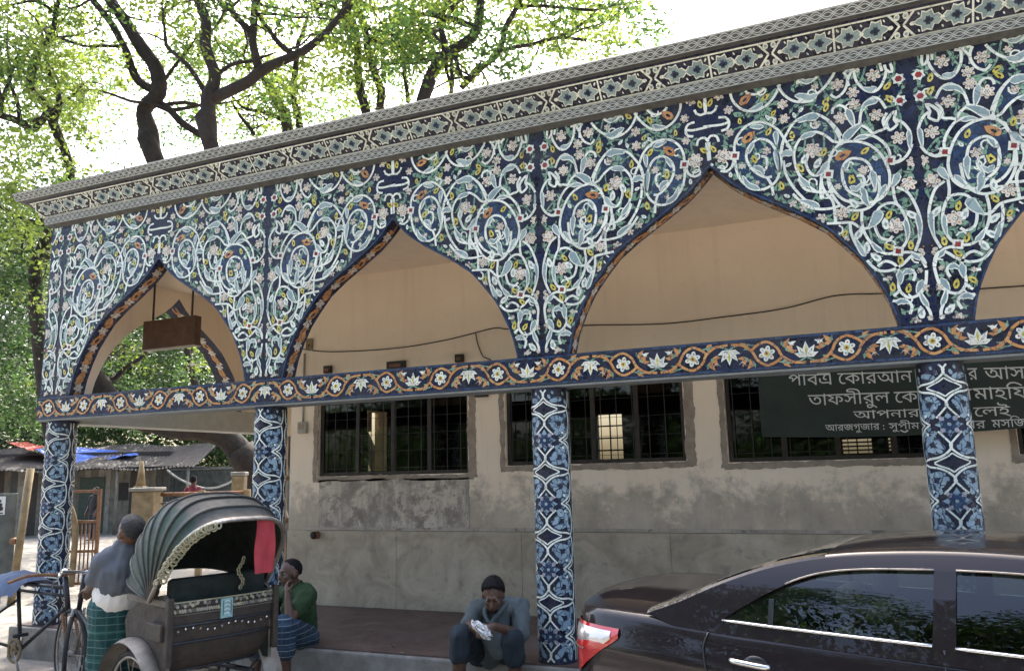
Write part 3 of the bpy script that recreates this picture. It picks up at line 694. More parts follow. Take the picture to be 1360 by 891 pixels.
RO = Orn(SW, srev); u = .08; k = 0
while u < cum[-1] - .08:
    if k % 2: RO.flower(u, .17, .06, 6, 'tile_cream', 'tile_orange')
    else: RO.bud(u, .17, .085, .35, 'tile_orange'); RO.leaf(u + .05, .17, .09, 1.2, 'tile_cream')
    u += .115; k += 1
SW.build('side_arcade_wall', B)
slab('side_beam', (-6.93, .237, ZB0 - .05), (-6.61, 3.5, ZB1 - .003), 'side_beam_paint')

# beam with the lotus scroll
bm_ = MB(); bm_.box((XL - .0, -.025, ZB0), (XR, .235, ZB1), 'tile_navy', 0)
bm_.box((XL + .01, -.018, ZB0 - .018), (XR, .23, ZB0 - .001), 'soffit_grey', 0)
BO = Orn(bm_, lambda u, v, h: (u, -.025 - h, v), lambda u, v: XL + .01 < u < XR - .01 and ZB0 + .004 < v < ZB1 - .004)
ZM = (ZB0 + ZB1) / 2; P_ = 1.062; LX = -1.234
def lotus(x, up):
    s_ = 1 if up else -1
    for a, L, wd in ((-1.2, .088, .036), (1.2, .088, .036), (-.62, .104, .042), (.62, .104, .042), (0, .114, .044)):
        cx_, cy_ = math.sin(a), math.cos(a); b0 = (x, ZM - s_ * .045)
        tip = (b0[0] + cx_ * L, b0[1] + s_ * cy_ * L); m_ = (b0[0] + cx_ * L * .5, b0[1] + s_ * cy_ * L * .5)
        n_ = (-cy_ * s_, cx_)
        BO.poly([b0, (m_[0] - n_[0] * wd * .5, m_[1] - n_[1] * wd * .5), tip, (m_[0] + n_[0] * wd * .5, m_[1] + n_[1] * wd * .5)], 'tile_white', 4)
        BO.poly([(b0[0], b0[1] + s_ * .006), (m_[0] - n_[0] * wd * .2, m_[1] - n_[1] * wd * .2), (b0[0] + cx_ * L * .8, b0[1] + s_ * cy_ * L * .8), (m_[0] + n_[0] * wd * .2, m_[1] + n_[1] * wd * .2)], 'tile_cream' if a else 'tile_yellow', 5)
    for q_ in (-1, 1):
        BO.ribbon([(x, ZM - s_ * .045), (x + q_ * .05, ZM - s_ * .07), (x + q_ * .12, ZM - s_ * .078), (x + q_ * .2, ZM - s_ * .06)], .011, 'tile_green', 2)
        yy = ZM + s_ * .062
        BO.poly([(x + q_ * .075, yy - .018 * s_), (x + q_ * .10, yy + .006), (x + q_ * .125, yy + s_ * .02), (x + q_ * .10, yy - s_ * .012)], 'tile_white', 4)
        BO.poly([(x + q_ * .06, yy + .012 * s_), (x + q_ * .09, yy + .012), (x + q_ * .115, yy - s_ * .004), (x + q_ * .085, yy - s_ * .012)], 'tile_white', 4.5)
n0 = int((XL - LX) / P_) - 1
for k in range(n0 * 2, int((XR - LX) / P_ * 2) + 2):
    x = LX + k * P_ / 2; up = k % 2 == 0; s_ = 1 if up else -1
    lotus(x, up)
    fx = x + P_ / 4
    BO.flower(fx, ZM, .058, 6, 'tile_white', 'tile_orange', gap='tile_white'); BO.disc(fx, ZM, .02, 'tile_yellow', 7, 8); BO.disc(fx, ZM, .009, 'tile_red', 8, 6)
    # orange scroll: swings under an upright lotus, over the round flower, and on
    BO.ribbon([(x + .02, ZM - s_ * .083), (x + .10, ZM - s_ * .072), (x + .165, ZM - s_ * .02), (x + .20, ZM + s_ * .045), (fx, ZM + s_ * .085), (fx + .075, ZM + s_ * .055), (fx + .11, ZM + s_ * .02)], .019, 'tile_orange', 2.6)
    BO.ribbon([(fx - .11, ZM - s_ * .02), (fx - .075, ZM - s_ * .058), (fx, ZM - s_ * .086), (fx + .07, ZM - s_ * .04), (fx + .1, ZM + s_ * .02), (fx + .17, ZM + s_ * .072), (fx + .26, ZM + s_ * .083)], .019, 'tile_orange', 3.2)
    for q_, px_, py_, an in ((1, fx - .095, .05, 2.3), (1, fx - .12, -.055, 3.7), (1, fx + .1, .062, .7), (1, fx + .115, -.04, -.9), (1, fx - .15, .015, 1.9), (1, fx + .15, .0, -1.2)):
        BO.leaf(px_, ZM + s_ * py_, .075, an * s_, 'tile_orange'); BO.leaf(px_, ZM + s_ * py_, .06, (an + 1.1) * s_, 'tile_orange'); BO.leaf(px_, ZM + s_ * py_, .05, (an - .9) * s_, 'tile_green')
BO.ribbon([(XL + .02, ZB1 - .012), (XR - .02, ZB1 - .012)], .016, 'tile_mid', 1); BO.ribbon([(XL + .02, ZB0 + .012), (XR - .02, ZB0 + .012)], .016, 'tile_mid', 1)
bm_.build('beam', B)

# columns
CR, CY = .147, .125
def column_mesh(cx, cy, z0, z1, seed):
    m = MB(); n = 40
    zz = [z0, z1]
    vs = []; fs = []
    for z in zz:
        for j in range(n): a = 2 * PI * j / n; vs.append((cx + CR * math.cos(a), cy + CR * math.sin(a), z))
    for j in range(n): fs.append((j, (j + 1) % n, n + (j + 1) % n, n + j))
    m.add(vs, fs, 'tile_navy', True)
    wob = lambda u, v: u + .006 * mnoise.noise(Vector((u * 9, v * 9, seed * 5.3)))
    o = Orn(m, lambda u, v, h: (cx + (CR + h) * math.sin(wob(u, v) / CR), cy - (CR + h) * math.cos(wob(u, v) / CR), v + .005 * mnoise.noise(Vector((u * 9, v * 9, seed * 5.3 + 9)))), lambda u, v: z0 + .012 < v < z1 - .012, .015)
    half = PI * CR / 2 - .028; PER = .493
    for side in (0, 1):
        ub = side * PI * CR
        for k in range(-1, 6):
            v0 = z1 - .17 - k * PER
            for sy in (-1, 1):
                vv = lambda y: v0 + sy * y
                for sx in (-1, 1):
                    uu = lambda x: ub + sx * x
                    o.ribbon([(uu(0), vv(.095)), (uu(.03), vv(.062)), (uu(.08), vv(.034)), (uu(.15), vv(.024)), (uu(half), vv(.006))], .014, 'tile_white', 4)
                    o.ribbon([(uu(0), vv(.062)), (uu(.03), vv(.038)), (uu(.075), vv(.018)), (uu(.11), vv(.002))], .010, 'tile_white', 4)
                    o.ribbon([(uu(half), vv(.015)), (uu(half + .012), vv(.08)), (uu(half + .006), vv(.16)), (uu(half - .03), vv(.21)), (uu(half - .09), vv(PER / 2))], .014, 'tile_white', 4)
                    o.ribbon([(uu(half + .012), vv(.18)), (uu(half - .008), vv(.225)), (uu(half - .05), vv(PER / 2))], .009, 'tile_white', 4)
                    o.ribbon([(uu(0), vv(.125)), (uu(.035), vv(.165)), (uu(.07), vv(.20))], .012, 'tile_white', 4)
                    # blue leaves between the scrolls
                    o.disc(uu(.10), vv(.075), .052, 'tile_sky', 1, 10, 1.0, .42, sx * sy * .15)
                    o.disc(uu(.155), vv(.12), .054, 'tile_sky', 1, 10, .42, 1.0, 0)
                    o.disc(uu(.075), vv(.125), .042, 'tile_sky', 1, 10, .55, 1.0, -sx * sy * .5)
                    o.disc(uu(.115), vv(.168), .046, 'tile_sky', 1, 10, .6, 1.0, sx * sy * .7)
                    o.disc(uu(.18), vv(.06), .03, 'tile_sky', 1, 8, .6, 1, .3)
                    for (a, b) in ((.07, .13), (.11, .165), (.155, .125), (.105, .076)): o.disc(uu(a), vv(b), .014, 'tile_pale', 2, 7, .7, 1.0, .4)
                    o.disc(uu(.17), vv(.19), .022, 'tile_sky', 1, 7); o.disc(uu(.045), vv(.10), .02, 'tile_sky', 1, 7, .6, 1, .4); o.disc(uu(.04), vv(.205), .016, 'tile_pale', 1.5, 7, .7, 1, .4); o.disc(uu(.195), vv(.155), .022, 'tile_sky', 1, 7, .6, 1); o.disc(uu(.145), vv(.185), .012, 'tile_white', 2.5, 6); o.disc(uu(.085), vv(.19), .011, 'tile_pale', 2.5, 6)
                    o.disc(uu(.13), vv(.215), .02, 'tile_sky', 1, 7, 1, .6, .5)
                o.ribbon([(ub, vv(.09)), (ub, vv(.13))], .018, 'tile_white', 4.5)
                o.disc(ub, vv(.118), .012, 'tile_white', 5, 7)
            # star half way
            vs_ = v0 + PER / 2
            o.poly([(ub + r_ * math.cos(a), vs_ + r_ * math.sin(a)) for a, r_ in [(i * PI / 8 + PI / 8, .088 if i % 2 else .055) for i in range(16)]], 'tile_sky', 2.6)
            for i in range(4):
                a = PI / 4 + i * PI / 2; o.disc(ub + .062 * math.cos(a), vs_ + .062 * math.sin(a), .02, 'tile_lilac', 4.6, 6, 1.2, .6, a)
            o.poly([(ub + r_ * math.cos(a), vs_ + r_ * math.sin(a)) for a, r_ in [(i * PI / 8, .058 if i % 2 else .036) for i in range(16)]], 'tile_mid', 5)
            o.disc(ub, vs_, .012, 'tile_pale', 6, 8)
    # plain tile strip between front and back panels has its own scalloped lines
    for q in (-1, 1):
        m.names and o.ribbon([(q * PI * CR / 2, z0 + .01), (q * PI * CR / 2, z1 - .01)], .01, 'tile_mid', .2)
    return m
for i, cx in enumerate(COLS):
    column_mesh(cx, CY, F, ZB0 - .022, i).build('column', B)
slab('back_column', (-6.84, 3.32, F), (-6.64, 3.5, ZB0 - .05), 'plaster_beige', .03)

# cornice
CN = MB()
prof = [(0, ZT - .015), (.062, ZT + .012), (.078, ZT + .096), (.052, ZT + .104), (.198, ZT + .252), (.212, ZT + .256), (.262, ZT + .260), (.308, ZT + .335), (.292, ZT + .352), (-.3, ZT + .352)]
mats = ['moulding_grey', 'moulding_grey', 'tile_black', 'tile_black', 'tile_black', 'moulding_grey', 'moulding_grey', 'moulding_grey', 'concrete']
for (e0, z0), (e1, z1), mt in zip(prof, prof[1:], mats):
    CN.add([(XL - e0, -e0, z0), (XR, -e0, z0), (XR, -e1, z1), (XL - e1, -e1, z1)], [(0, 1, 2, 3)], mt)
    CN.add([(XL - e0, 4.2, z0), (XL - e0, -e0, z0), (XL - e1, -e1, z1), (XL - e1, 4.2, z1)], [(0, 1, 2, 3)], mt)
def face_map(i):
    (e0, z0), (e1, z1) = prof[i], prof[i + 1]; L = math.hypot(e1 - e0, z1 - z0); te, tz = (e1 - e0) / L, (z1 - z0) / L
    return (lambda u, v, h: (u, -(e0 + te * v) - tz * h, z0 + tz * v - te * h)), L
for i, amp, per in ((1, .022, .15), (6, .024, .16)):
    mp, L = face_map(i); co = Orn(CN, mp, lambda u, v: u < XR - .02, .014)
    n = int((XR - XL + .3) / .014); x0_ = XL - (.05 if i == 1 else .28)
    for ph in (0, PI):
        for dv in (-.008, .008):
            pts = [(x0_ + k * .014, L / 2 + amp * math.sin(2 * PI * (k * .014) / per + ph) + dv) for k in range(n)]
            co.ribbon([p for p in pts], .0065, 'moulding_line', 1 + (ph > 0) + (dv > 0) * .4, raw=True)
    co.ribbon([(x0_, .006), (XR - .03, .006)], .006, 'moulding_line', .8); co.ribbon([(x0_, L - .006), (XR - .03, L - .006)], .006, 'moulding_line', .8)
mp, L = face_map(3); co = Orn(CN, mp, lambda u, v: XL - .16 < u < XR - .02 and .002 < v < L - .002, .02)
UN = .885; nb = -9
co.ribbon([(XL - .1, .012), (XR - .03, .012)], .012, 'tile_white', 2); co.ribbon([(XL - .15, L - .014), (XR - .03, L - .014)], .012, 'tile_white', 2)
def quatre(x, s_):
    v = L / 2; a = .090
    pts = [(-1.0, 0), (-.62, .42), (-.36, .36), (-.22, .80), (.10, .66), (.42, .78), (.48, .34), (.72, .22), (1.0, 0), (.72, -.22), (.48, -.34), (.42, -.78), (.10, -.66), (-.22, -.80), (-.36, -.36), (-.62, -.42)]
    co.poly([(x + s_ * px * a * 1.12, v + py * a * 1.06) for px, py in pts], 'tile_white', 3)
    co.poly([(x + s_ * px * a * 1.0, v + py * a * .90) for px, py in pts], 'tile_pale', 4)
    co.poly([(x + s_ * px * a * .40, v + py * a * .45) for px, py in pts], 'tile_mid', 5)
    co.disc(x, v, .014, 'tile_navy', 6, 6)
k = -9
while True:
    xb = .383 + k * UN; k += 1
    if xb < XL - .9: continue
    if xb > XR: break
    co.ribbon([(xb, .012), (xb, L - .012)], .014, 'tile_white', 2.4)
    xm = xb + UN / 2
    for q_ in (-1, 1):
        co.ribbon([(xm + q_ * .085, .012), (xm + q_ * .012, L / 2), (xm + q_ * .085, L - .012)], .015, 'tile_white', 2.7) if False else (co.ribbon([(xm + q_ * .085, .012), (xm + q_ * .012, L / 2)], .015, 'tile_white', 2.7), co.ribbon([(xm + q_ * .012, L / 2), (xm + q_ * .085, L - .012)], .015, 'tile_white', 2.9))
        for v in (.04, L - .04): co.disc(xm + q_ * .028, v, .026, 'tile_white', 3, 8, .75, 1); co.disc(xm + q_ * .028, v, .012, 'tile_pale', 4, 6)
        quatre(xm + q_ * .170, -q_); quatre(xm + q_ * .345, q_)
        co.disc(xm + q_ * .258, L / 2, .016, 'tile_white', 4, 6); co.disc(xm + q_ * .07, L / 2, .02, 'tile_white', 4, 6, 1, .8)
        for v in (.045, L - .045): co.disc(xm + q_ * .258, v, .012, 'tile_white', 3, 6, .5, 1, .5); co.disc(xm + q_ * .415, v, .016, 'tile_white', 3, 6, .5, 1, -.5 * q_); co.disc(xm + q_ * .11, v, .012, 'tile_white', 3, 6, .5, 1, .4)
CN.build('cornice', B)

# ceiling, roof and veranda walls
slab('ceiling', (XL + .02, TH + .001, 4.116), (XR, 4.8, 4.24), 'plaster_beige', 0)
slab('roof', (XL + .05, .02, 4.30), (XR, 4.85, 4.9), 'concrete', .01)
slab('ceiling_beam', (-5.35, TH + .002, 3.93), (-5.10, 4.1, 4.113), 'plaster_beige')
WX0 = -5.092
EH = (3.15, 3.72, 1.80, 2.62)            # window in the end wall
WIN = [(-4.696, -2.712, 1.745), (-2.266, -.354, 1.81), (.043, 1.98, 1.785), (2.42, 4.4, 1.79)]
WTOP = 2.70
wl = MB()
# solid piers, sills and lintels butt together round the openings
edges = [WX0]
for a, b, z in WIN: edges += [a, b]
edges += [XR]
for i in range(0, len(edges), 2): wl.box((edges[i], W, 1.131), (edges[i + 1], W + .2, 4.115), 'plaster_beige', 0)
for a, b, z in WIN:
    wl.box((a, W, 1.131), (b, W + .2, z), 'plaster_beige', 0); wl.box((a, W, WTOP), (b, W + .2, 4.115), 'plaster_beige', 0)
for a_, b_, c_, d_ in ((W + .2, EH[0], F, 4.115), (EH[1], 4.75, F, 4.115), (EH[0], EH[1], F, EH[2]), (EH[0], EH[1], EH[3], 4.115)): wl.box((WX0 + .001, a_, c_), (WX0 + .2, b_, d_), 'plaster_beige', 0)
wl.build('back_wall', B)
st = MB(); sx = [WX0 + .002, -3.6, -2.1, -.55, 1.0, 2.6, 4.1, XR]
for a, b in zip(sx, sx[1:]): st.box((a, W - .022, F), (b - .003, W + .18, 1.128), 'stone_slab', .003)
st.build('stone_dado', B)
wp = MB()                                     # worn patches of the lower wall: real thin layers of old plaster
def patch(x0, x1, z0, z1, mat, th, jag=.03, seed=0):
    r = random.Random(seed); pts = []
    def edge(a, b, n):
        for i in range(n): t = i / n; X_, Z_ = a[0] + (b[0] - a[0]) * t, a[1] + (b[1] - a[1]) * t; f_ = lambda o: jag * (1.3 * mnoise.noise(Vector((X_ * 5 + seed, Z_ * 5, o))) + .8 * mnoise.noise(Vector((X_ * 17, Z_ * 17, o + seed))) + r.uniform(-.25, .25)); pts.append((X_ + f_(0), Z_ + f_(5)))
    nx = max(3, int((x1 - x0) / .022)); nz = max(3, int((z1 - z0) / .022))
    edge((x0, z0), (x1, z0), nx); edge((x1, z0), (x1, z1), nz); edge((x1, z1), (x0, z1), nx); edge((x0, z1), (x0, z0), nz)
    P3 = [Vector((x, z, 0)) for x, z in pts]
    tri = tessellate_polygon([P3])
    wp.add([(x, W - th, z) for x, z in pts], tri, mat)
    n = len(pts); wp.add([(x, W - th, z) for x, z in pts] + [(x, W + .01, z) for x, z in pts], [(i, (i + 1) % n, n + (i + 1) % n, n + i) for i in range(n)], mat)
patch(-4.66, -2.70, 1.16, 1.70, 'plaster_peeled', .006, .012, 3)
patch(-4.9, XR, 1.134, 1.165, 'plaster_weathered', .009, .004, 5)
for i, (a, b, z) in enumerate(WIN):
    patch(a - .06, a - .004, z - .06, WTOP + .02, 'cement_raw', .004, .013, 10 + i); patch(b + .004, b + .10, z - .05, WTOP + .02, 'cement_raw', .004, .015, 20 + i)
    patch(a - .04, b + .07, z - .065, z - .004, 'cement_raw', .006, .012, 30 + i)
wp.build('peeled_plaster', B)
def window(a, b, z, seed):
    m = MB(); t = .04; y0, y1 = W + .05, W + .10
    m.box((a + .002, y0, z + .002), (a + t, y1, WTOP), 'frame_brown', .004); m.box((b - t, y0, z + .002), (b - .002, y1, WTOP), 'frame_brown', .004)
    m.box((a + t, y0, z + .002), (b - t, y1, z + t), 'frame_brown', .004); m.box((a + t, y0, WTOP - t), (b - t, y1, WTOP), 'frame_brown', .004)
    o = m.build('window', B)
    n = 4; wd = (b - a - 2 * t) / n
    for i in range(1, n): x = a + t + i * wd; s = MB(); s.box((x - .02, y0 + .008, z + t), (x + .03, y1 - .008, WTOP - t), 'frame_brown', .004); s.build('mullion', o)
    gr = MB()
    x = a + .07
    while x < b - .05: gr.box((x - .0035, y0 - .03, z + .01), (x + .0035, y0 - .023, WTOP), 'iron_black', 0); x += .165
    for i in range(5): zz = z + .08 + i * .19; gr.box((a + .01, y0 - .019, zz - .002), (b - .01, y0 - .015, zz + .002), 'iron_black', 0)
    gr.build('grille', o)
    p = MB(); p.box((a + t, y0 + .02, z + t), (b - t, y0 + .026, WTOP - t), 'window_glass', 0); p.build('pane', o)
for i, q in enumerate(WIN): window(*q, i)
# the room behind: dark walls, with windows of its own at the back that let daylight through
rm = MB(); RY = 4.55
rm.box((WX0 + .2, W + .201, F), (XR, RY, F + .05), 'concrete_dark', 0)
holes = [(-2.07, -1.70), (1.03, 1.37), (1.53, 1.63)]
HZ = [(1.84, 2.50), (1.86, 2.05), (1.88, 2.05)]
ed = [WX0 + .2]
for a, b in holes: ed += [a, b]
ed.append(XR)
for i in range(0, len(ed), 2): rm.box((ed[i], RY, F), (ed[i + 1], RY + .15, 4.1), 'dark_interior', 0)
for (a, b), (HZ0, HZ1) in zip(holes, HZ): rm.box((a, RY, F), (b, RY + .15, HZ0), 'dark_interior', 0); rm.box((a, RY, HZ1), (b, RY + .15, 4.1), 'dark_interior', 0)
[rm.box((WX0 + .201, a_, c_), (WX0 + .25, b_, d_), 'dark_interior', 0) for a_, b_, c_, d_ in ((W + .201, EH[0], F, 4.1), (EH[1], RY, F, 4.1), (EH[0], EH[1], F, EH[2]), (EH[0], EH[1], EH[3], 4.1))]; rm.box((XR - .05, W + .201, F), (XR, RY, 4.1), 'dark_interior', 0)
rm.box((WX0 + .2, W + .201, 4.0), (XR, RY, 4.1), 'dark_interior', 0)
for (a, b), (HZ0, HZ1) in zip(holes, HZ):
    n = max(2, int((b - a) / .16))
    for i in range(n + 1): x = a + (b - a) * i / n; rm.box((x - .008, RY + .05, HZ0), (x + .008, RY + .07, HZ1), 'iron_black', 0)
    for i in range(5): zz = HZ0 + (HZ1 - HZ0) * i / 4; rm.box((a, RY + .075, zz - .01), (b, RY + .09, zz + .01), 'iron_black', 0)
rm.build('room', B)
# brown gate in the back of the porch
gt = MB(); gy = 3.55
gt.box((-6.6, gy, 2.35), (WX0 - .002, gy + .1, 4.114), 'plaster_beige', 0); gt.box((-5.95, gy - .03, F), (WX0 - .002, gy + .02, 2.34), 'frame_brown', .005)
for i in range(4): x = -6.0 - i * .17; gt.box((x - .03, gy - .02, F), (x + .03, gy + .02, 2.34), 'ochre', .005)
for z in (.5, 1.1, 1.7): gt.box((-6.6, gy + .021, z), (-5.96, gy + .05, z + .07), 'ochre', .005)
gt.build('porch_gate', B)

# ------------------------------------------------------------------ fixtures on the veranda
def px_sheet(px, py, y): P = aty(px, py, y); return P.x, P.z
GBN = 'banner and board'
# green cloth banner hung in front of the third and fourth windows, behind the columns
by = W - .19
bx0, bz0 = px_sheet(1012, 580, by); bx1 = 4.3; bzt = 2.69
ban = MB(); nx_, nz_ = 60, 8
def bwave(x, t): return by + .012 * math.sin(x * 5.1) * (1 - t * .6) + .008 * math.sin(x * 13 + t * 4)
def bsag(x): return bz0 - .035 * math.sin(min(1, max(0, (x - bx0) / 2.2)) * PI) + .0
rows = []
for j in range(nz_ + 1):
    t = j / nz_; rows.append([(bx0 + (bx1 - bx0) * i / nx_, bwave(bx0 + (bx1 - bx0) * i / nx_, t), bsag(bx0 + (bx1 - bx0) * i / nx_) * (1 - t) + bzt * t) for i in range(nx_ + 1)])
ban.sheet(rows, 'banner_green'); ban.sheet([[(p[0], p[1] + .006, p[2]) for p in r] for r in rows[::-1]], 'banner_green')
BAN = ban.build('banner')
tag(BAN, 'dark green cloth banner with white Bengali writing hung under the beam', 'banner')
def letters(text, pxl, pyl, pxr, pyr, hgt, name='lettering', bold=.0):
    """a line of writing: headline from (pxl,pyl) to (pxr,pyr) of the photograph, laid on the banner cloth"""
    cu = bpy.data.curves.new(name, 'FONT'); cu.body = text; cu.size = 1; cu.offset = bold; cu.resolution_u = 3
    o = bpy.data.objects.new(name, cu); C.objects.link(o); bpy.context.view_layer.update()
    cv = o.to_curve(bpy.context.evaluated_depsgraph_get()); loops = []
    for sp in cv.splines:
        P = []
        if sp.type == 'BEZIER':
            bp = sp.bezier_points; n = len(bp)
            for i in range(n):
                a_, b_ = bp[i], bp[(i + 1) % n]; straight = (a_.handle_right - a_.co).length < 1e-5 and (b_.handle_left - b_.co).length < 1e-5
                for k in range(1 if straight else 5):
                    t = k / 5; P.append(a_.co * (1 - t) ** 3 + a_.handle_right * 3 * t * (1 - t) ** 2 + b_.handle_left * 3 * t * t * (1 - t) + b_.co * t ** 3)
        else: P = [Vector(q.co[:3]) for q in sp.points]
        P = [p.to_2d() for p in P]
        if len(P) > 2: loops.append((sum(P[i - 1].x * P[i].y - P[i].x * P[i - 1].y for i in range(len(P))), P))
    o.to_curve_clear(); bpy.data.objects.remove(o)
    if not loops: return None
    from mathutils.geometry import delaunay_2d_cdt
    pv = []; pe = []
    for _, P in loops:
        o_ = len(pv); pv += P; pe += [(o_ + i, o_ + (i + 1) % len(P)) for i in range(len(P))]
    v2, e2, f2, *_ = delaunay_2d_cdt(pv, pe, [], 0, 1e-6)
    def winding(p):
        w_ = 0
        for _, P in loops:
            for i in range(len(P)):
                a_, b_ = P[i - 1], P[i]
                if a_.y <= p.y < b_.y and (b_.x - a_.x) * (p.y - a_.y) - (p.x - a_.x) * (b_.y - a_.y) > 0: w_ += 1
                elif b_.y <= p.y < a_.y and (b_.x - a_.x) * (p.y - a_.y) - (p.x - a_.x) * (b_.y - a_.y) < 0: w_ -= 1
        return w_
    vs = [(p.x, p.y, 0) for p in v2]; fs = [tuple(f) for f in f2 if winding(sum((v2[k] for k in f), Vector((0, 0))) / len(f))]
    me = bpy.data.meshes.new(name); me.from_pydata(vs, [], fs); me.update()
    xs_ = [v.co.x for v in me.vertices]; x0_, x1_ = min(xs_), max(xs_)
    dy = 3.5 if pyl < 498 else 1.5
    a = px_sheet(pxl, pyl + dy, by); b = px_sheet(pxr, pyr + dy, by); L = b[0] - a[0]
    ky = hgt
    hz = .62                                        # height of the headline in font units
    for v in me.vertices:
        t = (v.co.x - x0_) / (x1_ - x0_); X = a[0] + L * t; Z = a[1] + (b[1] - a[1]) * t + (v.co.y - hz) * ky
        v.co = (X, bwave(X, (Z - bz0) / (bzt - bz0)) - .006 - v.co.z * .3, Z)
    me.materials.clear(); me.materials.append(M['letter_white'])
    ob = bpy.data.objects.new(name, me); C.objects.link(ob); ob.parent = BAN; return ob
def stroke(pts, wd):
    m = MB(); o = Orn(m, lambda u, v, h: (u, bwave(u, .3) - .006 - h, v), None, .01)
    o.ribbon([px_sheet(x, y, by) for x, y in pts], wd, 'letter_white', 1); ob = m.build('lettering'); ob.parent = BAN
BH = .155
letters('\u09aa\u09bf\u09ac\u098f', 1047, 494.5, 1103, 493, BH, bold=.008)             # pabitra
stroke([(1085, 497.1), (1103, 496.5)], .018)
letters('\u0995\u09c7\u09be\u09b0\u0986\u09a8'.replace('\u0995\u09c7\u09be', '\u09c7\u0995\u09be'), 1112, 492.5, 1211, 489, BH, bold=.008)
letters('\u09b0', 1284, 486, 1297, 485.5, BH, bold=.008)
letters('\u0986\u09b8\u09b0', 1306, 485.3, 1378, 483, BH, bold=.008)
letters('\u09a4\u09be\u09ab\u09b8\u09c0\u09b0\u09c1\u09b2', 1073, 523.5, 1181, 519, .15, bold=.008)
letters('\u09c7\u0995\u09be\u09b0\u0986\u09a8', 1187, 519, 1290, 515, .15, bold=.008)
letters('\u09ae\u09be\u09b9\u09ab\u09bf\u09b2'.replace('\u09ab\u09bf', '\u09bf\u09ab'), 1291, 514.5, 1395, 511, .15, bold=.008)
letters('\u0986\u09aa\u09a8\u09be\u09b0', 1133, 545, 1221, 541.5, .105, bold=.002)
letters('\u09c7\u09b2\u0987', 1292, 540, 1341, 538, .12, bold=.002)
letters('\u0986\u09b0\u099c\u0997\u09c1\u099c\u09be\u09b0 :', 1096, 563, 1174, 560.5, .085, bold=.004)
letters('\u09b8\u09c1\u09aa\u09cd\u09b0\u09c0\u09ae'.replace('\u09aa\u09cd\u09b0', '\u09aa'), 1180, 560.5, 1221, 559.5, .085, bold=.004)
stroke([(1196, 571), (1202, 573.5), (1206, 571)], .012)
letters('\u09be\u09b0', 1289, 557.5, 1308, 557, .10, bold=.004)
letters('\u09ae\u09b8\u099c\u09bf\u09a6'.replace('\u099c\u09bf', '\u09bf\u099c'), 1316, 556.5, 1375, 554, .10, bold=.004)

# wires along the veranda wall
def wall_wire(pts, r=.006, sag=0):
    m = MB(); m.tube(catmull([aty(x, y, W - .014 - d) for x, y, d in pts], .05), r, 'cable', 6); return m.build('wire')
tag(wall_wire([(397, 463, 0), (440, 467, .0), (520, 463, .01), (590, 452, .01), (655, 436, .0), (672, 437, 0), (720, 436, .0), (780, 432, 0), (880, 430, .01), (960, 421, .02), (1040, 410, .01), (1108, 393, 0), (1168, 390, 0), (1260, 386, 0), (1372, 379, 0)]), 'thin brown wire sagging across the beige wall inside the arches', 'wire')
t2 = wall_wire([(632, 442, 0), (634, 455, .0), (642, 474, 0), (652, 478, 0)]); t2.name = 'wire_tail'
tag(t2, 'short loose wire end hanging down the wall near the middle arch', 'wire')
sb = thing('switch_box', 'small grey switch box on the wall left of the first window', 'switch', aty(404, 568, W - .02))
m = MB(); p = aty(404, 568, W); m.box((p.x - .06, W - .055, p.z - .07), (p.x + .06, W - .001, p.z + .07), 'plastic_grey', .008); m.build('case', sb)
m = MB(); m.box((p.x - .04, W - .064, p.z - .02), (p.x + .035, W - .0555, p.z + .045), 'cement_raw', .003); m.build('rocker', sb)
m = MB(); m.tube([(p.x - .01, W - .012, p.z + .071), (p.x - .01, W - .012, p.z + .9)], .012, 'plastic_grey', 8); m.build('conduit', sb)
p = aty(412, 457, W); m = MB(); m.box((p.x - .045, W - .03, p.z - .065), (p.x + .045, W - .001, p.z + .065), 'ochre', .006)
m.tube([(p.x - .0, W - .034, p.z - .02), (p.x, W - .028, p.z - .02)], .012, 'frame_brown', 8)
tag(m.build('junction_plate'), 'small tan junction plate high on the wall inside the second arch', 'switch')
p = aty(421, 710, W - .03); m = MB()
m.tube([(p.x, W - .10, p.z), (p.x, W + .0, p.z)], .045, 'rust', 16, False); m.tube([(p.x, W - .10, p.z), (p.x, W - .03, p.z)], .036, 'dark_interior', 16); tag(m.build('drain_pipe'), 'short round drain pipe sticking out of the stone wall base', 'pipe')
p = aty(640, 523, W - .05); m = MB(); m.box((p.x - .07, W - .10, p.z - .035), (p.x + .07, W - .02, p.z + .035), 'iron_black', .008); m.box((p.x - .015, W - .03, p.z), (p.x + .015, W - .001, p.z + .09), 'iron_black', .003); tag(m.build('flood_lamp'), 'small black flood lamp on the wall between two windows', 'lamp')
for i, (x, y, wd) in enumerate(((435, 489, .05), (526, 483, .12), (610, 474, .05))):
    p = aty(x, y, W - .03); m = MB(); m.box((p.x - wd, W - .05, p.z - .06), (p.x + wd, W - .001, p.z + .03), 'frame_brown', .006); m.box((p.x - wd * .6, W - .062, p.z - .04), (p.x + wd * .6, W - .0505, p.z - .005), 'rust', .003)
    tag(m.build('wall_bracket'), ['small rusty bracket above the left corner of the first window', 'wide rusty bracket above the middle of the first window', 'small rusty bracket above the right part of the first window'][i], 'bracket', 'rusty brackets above the first window')
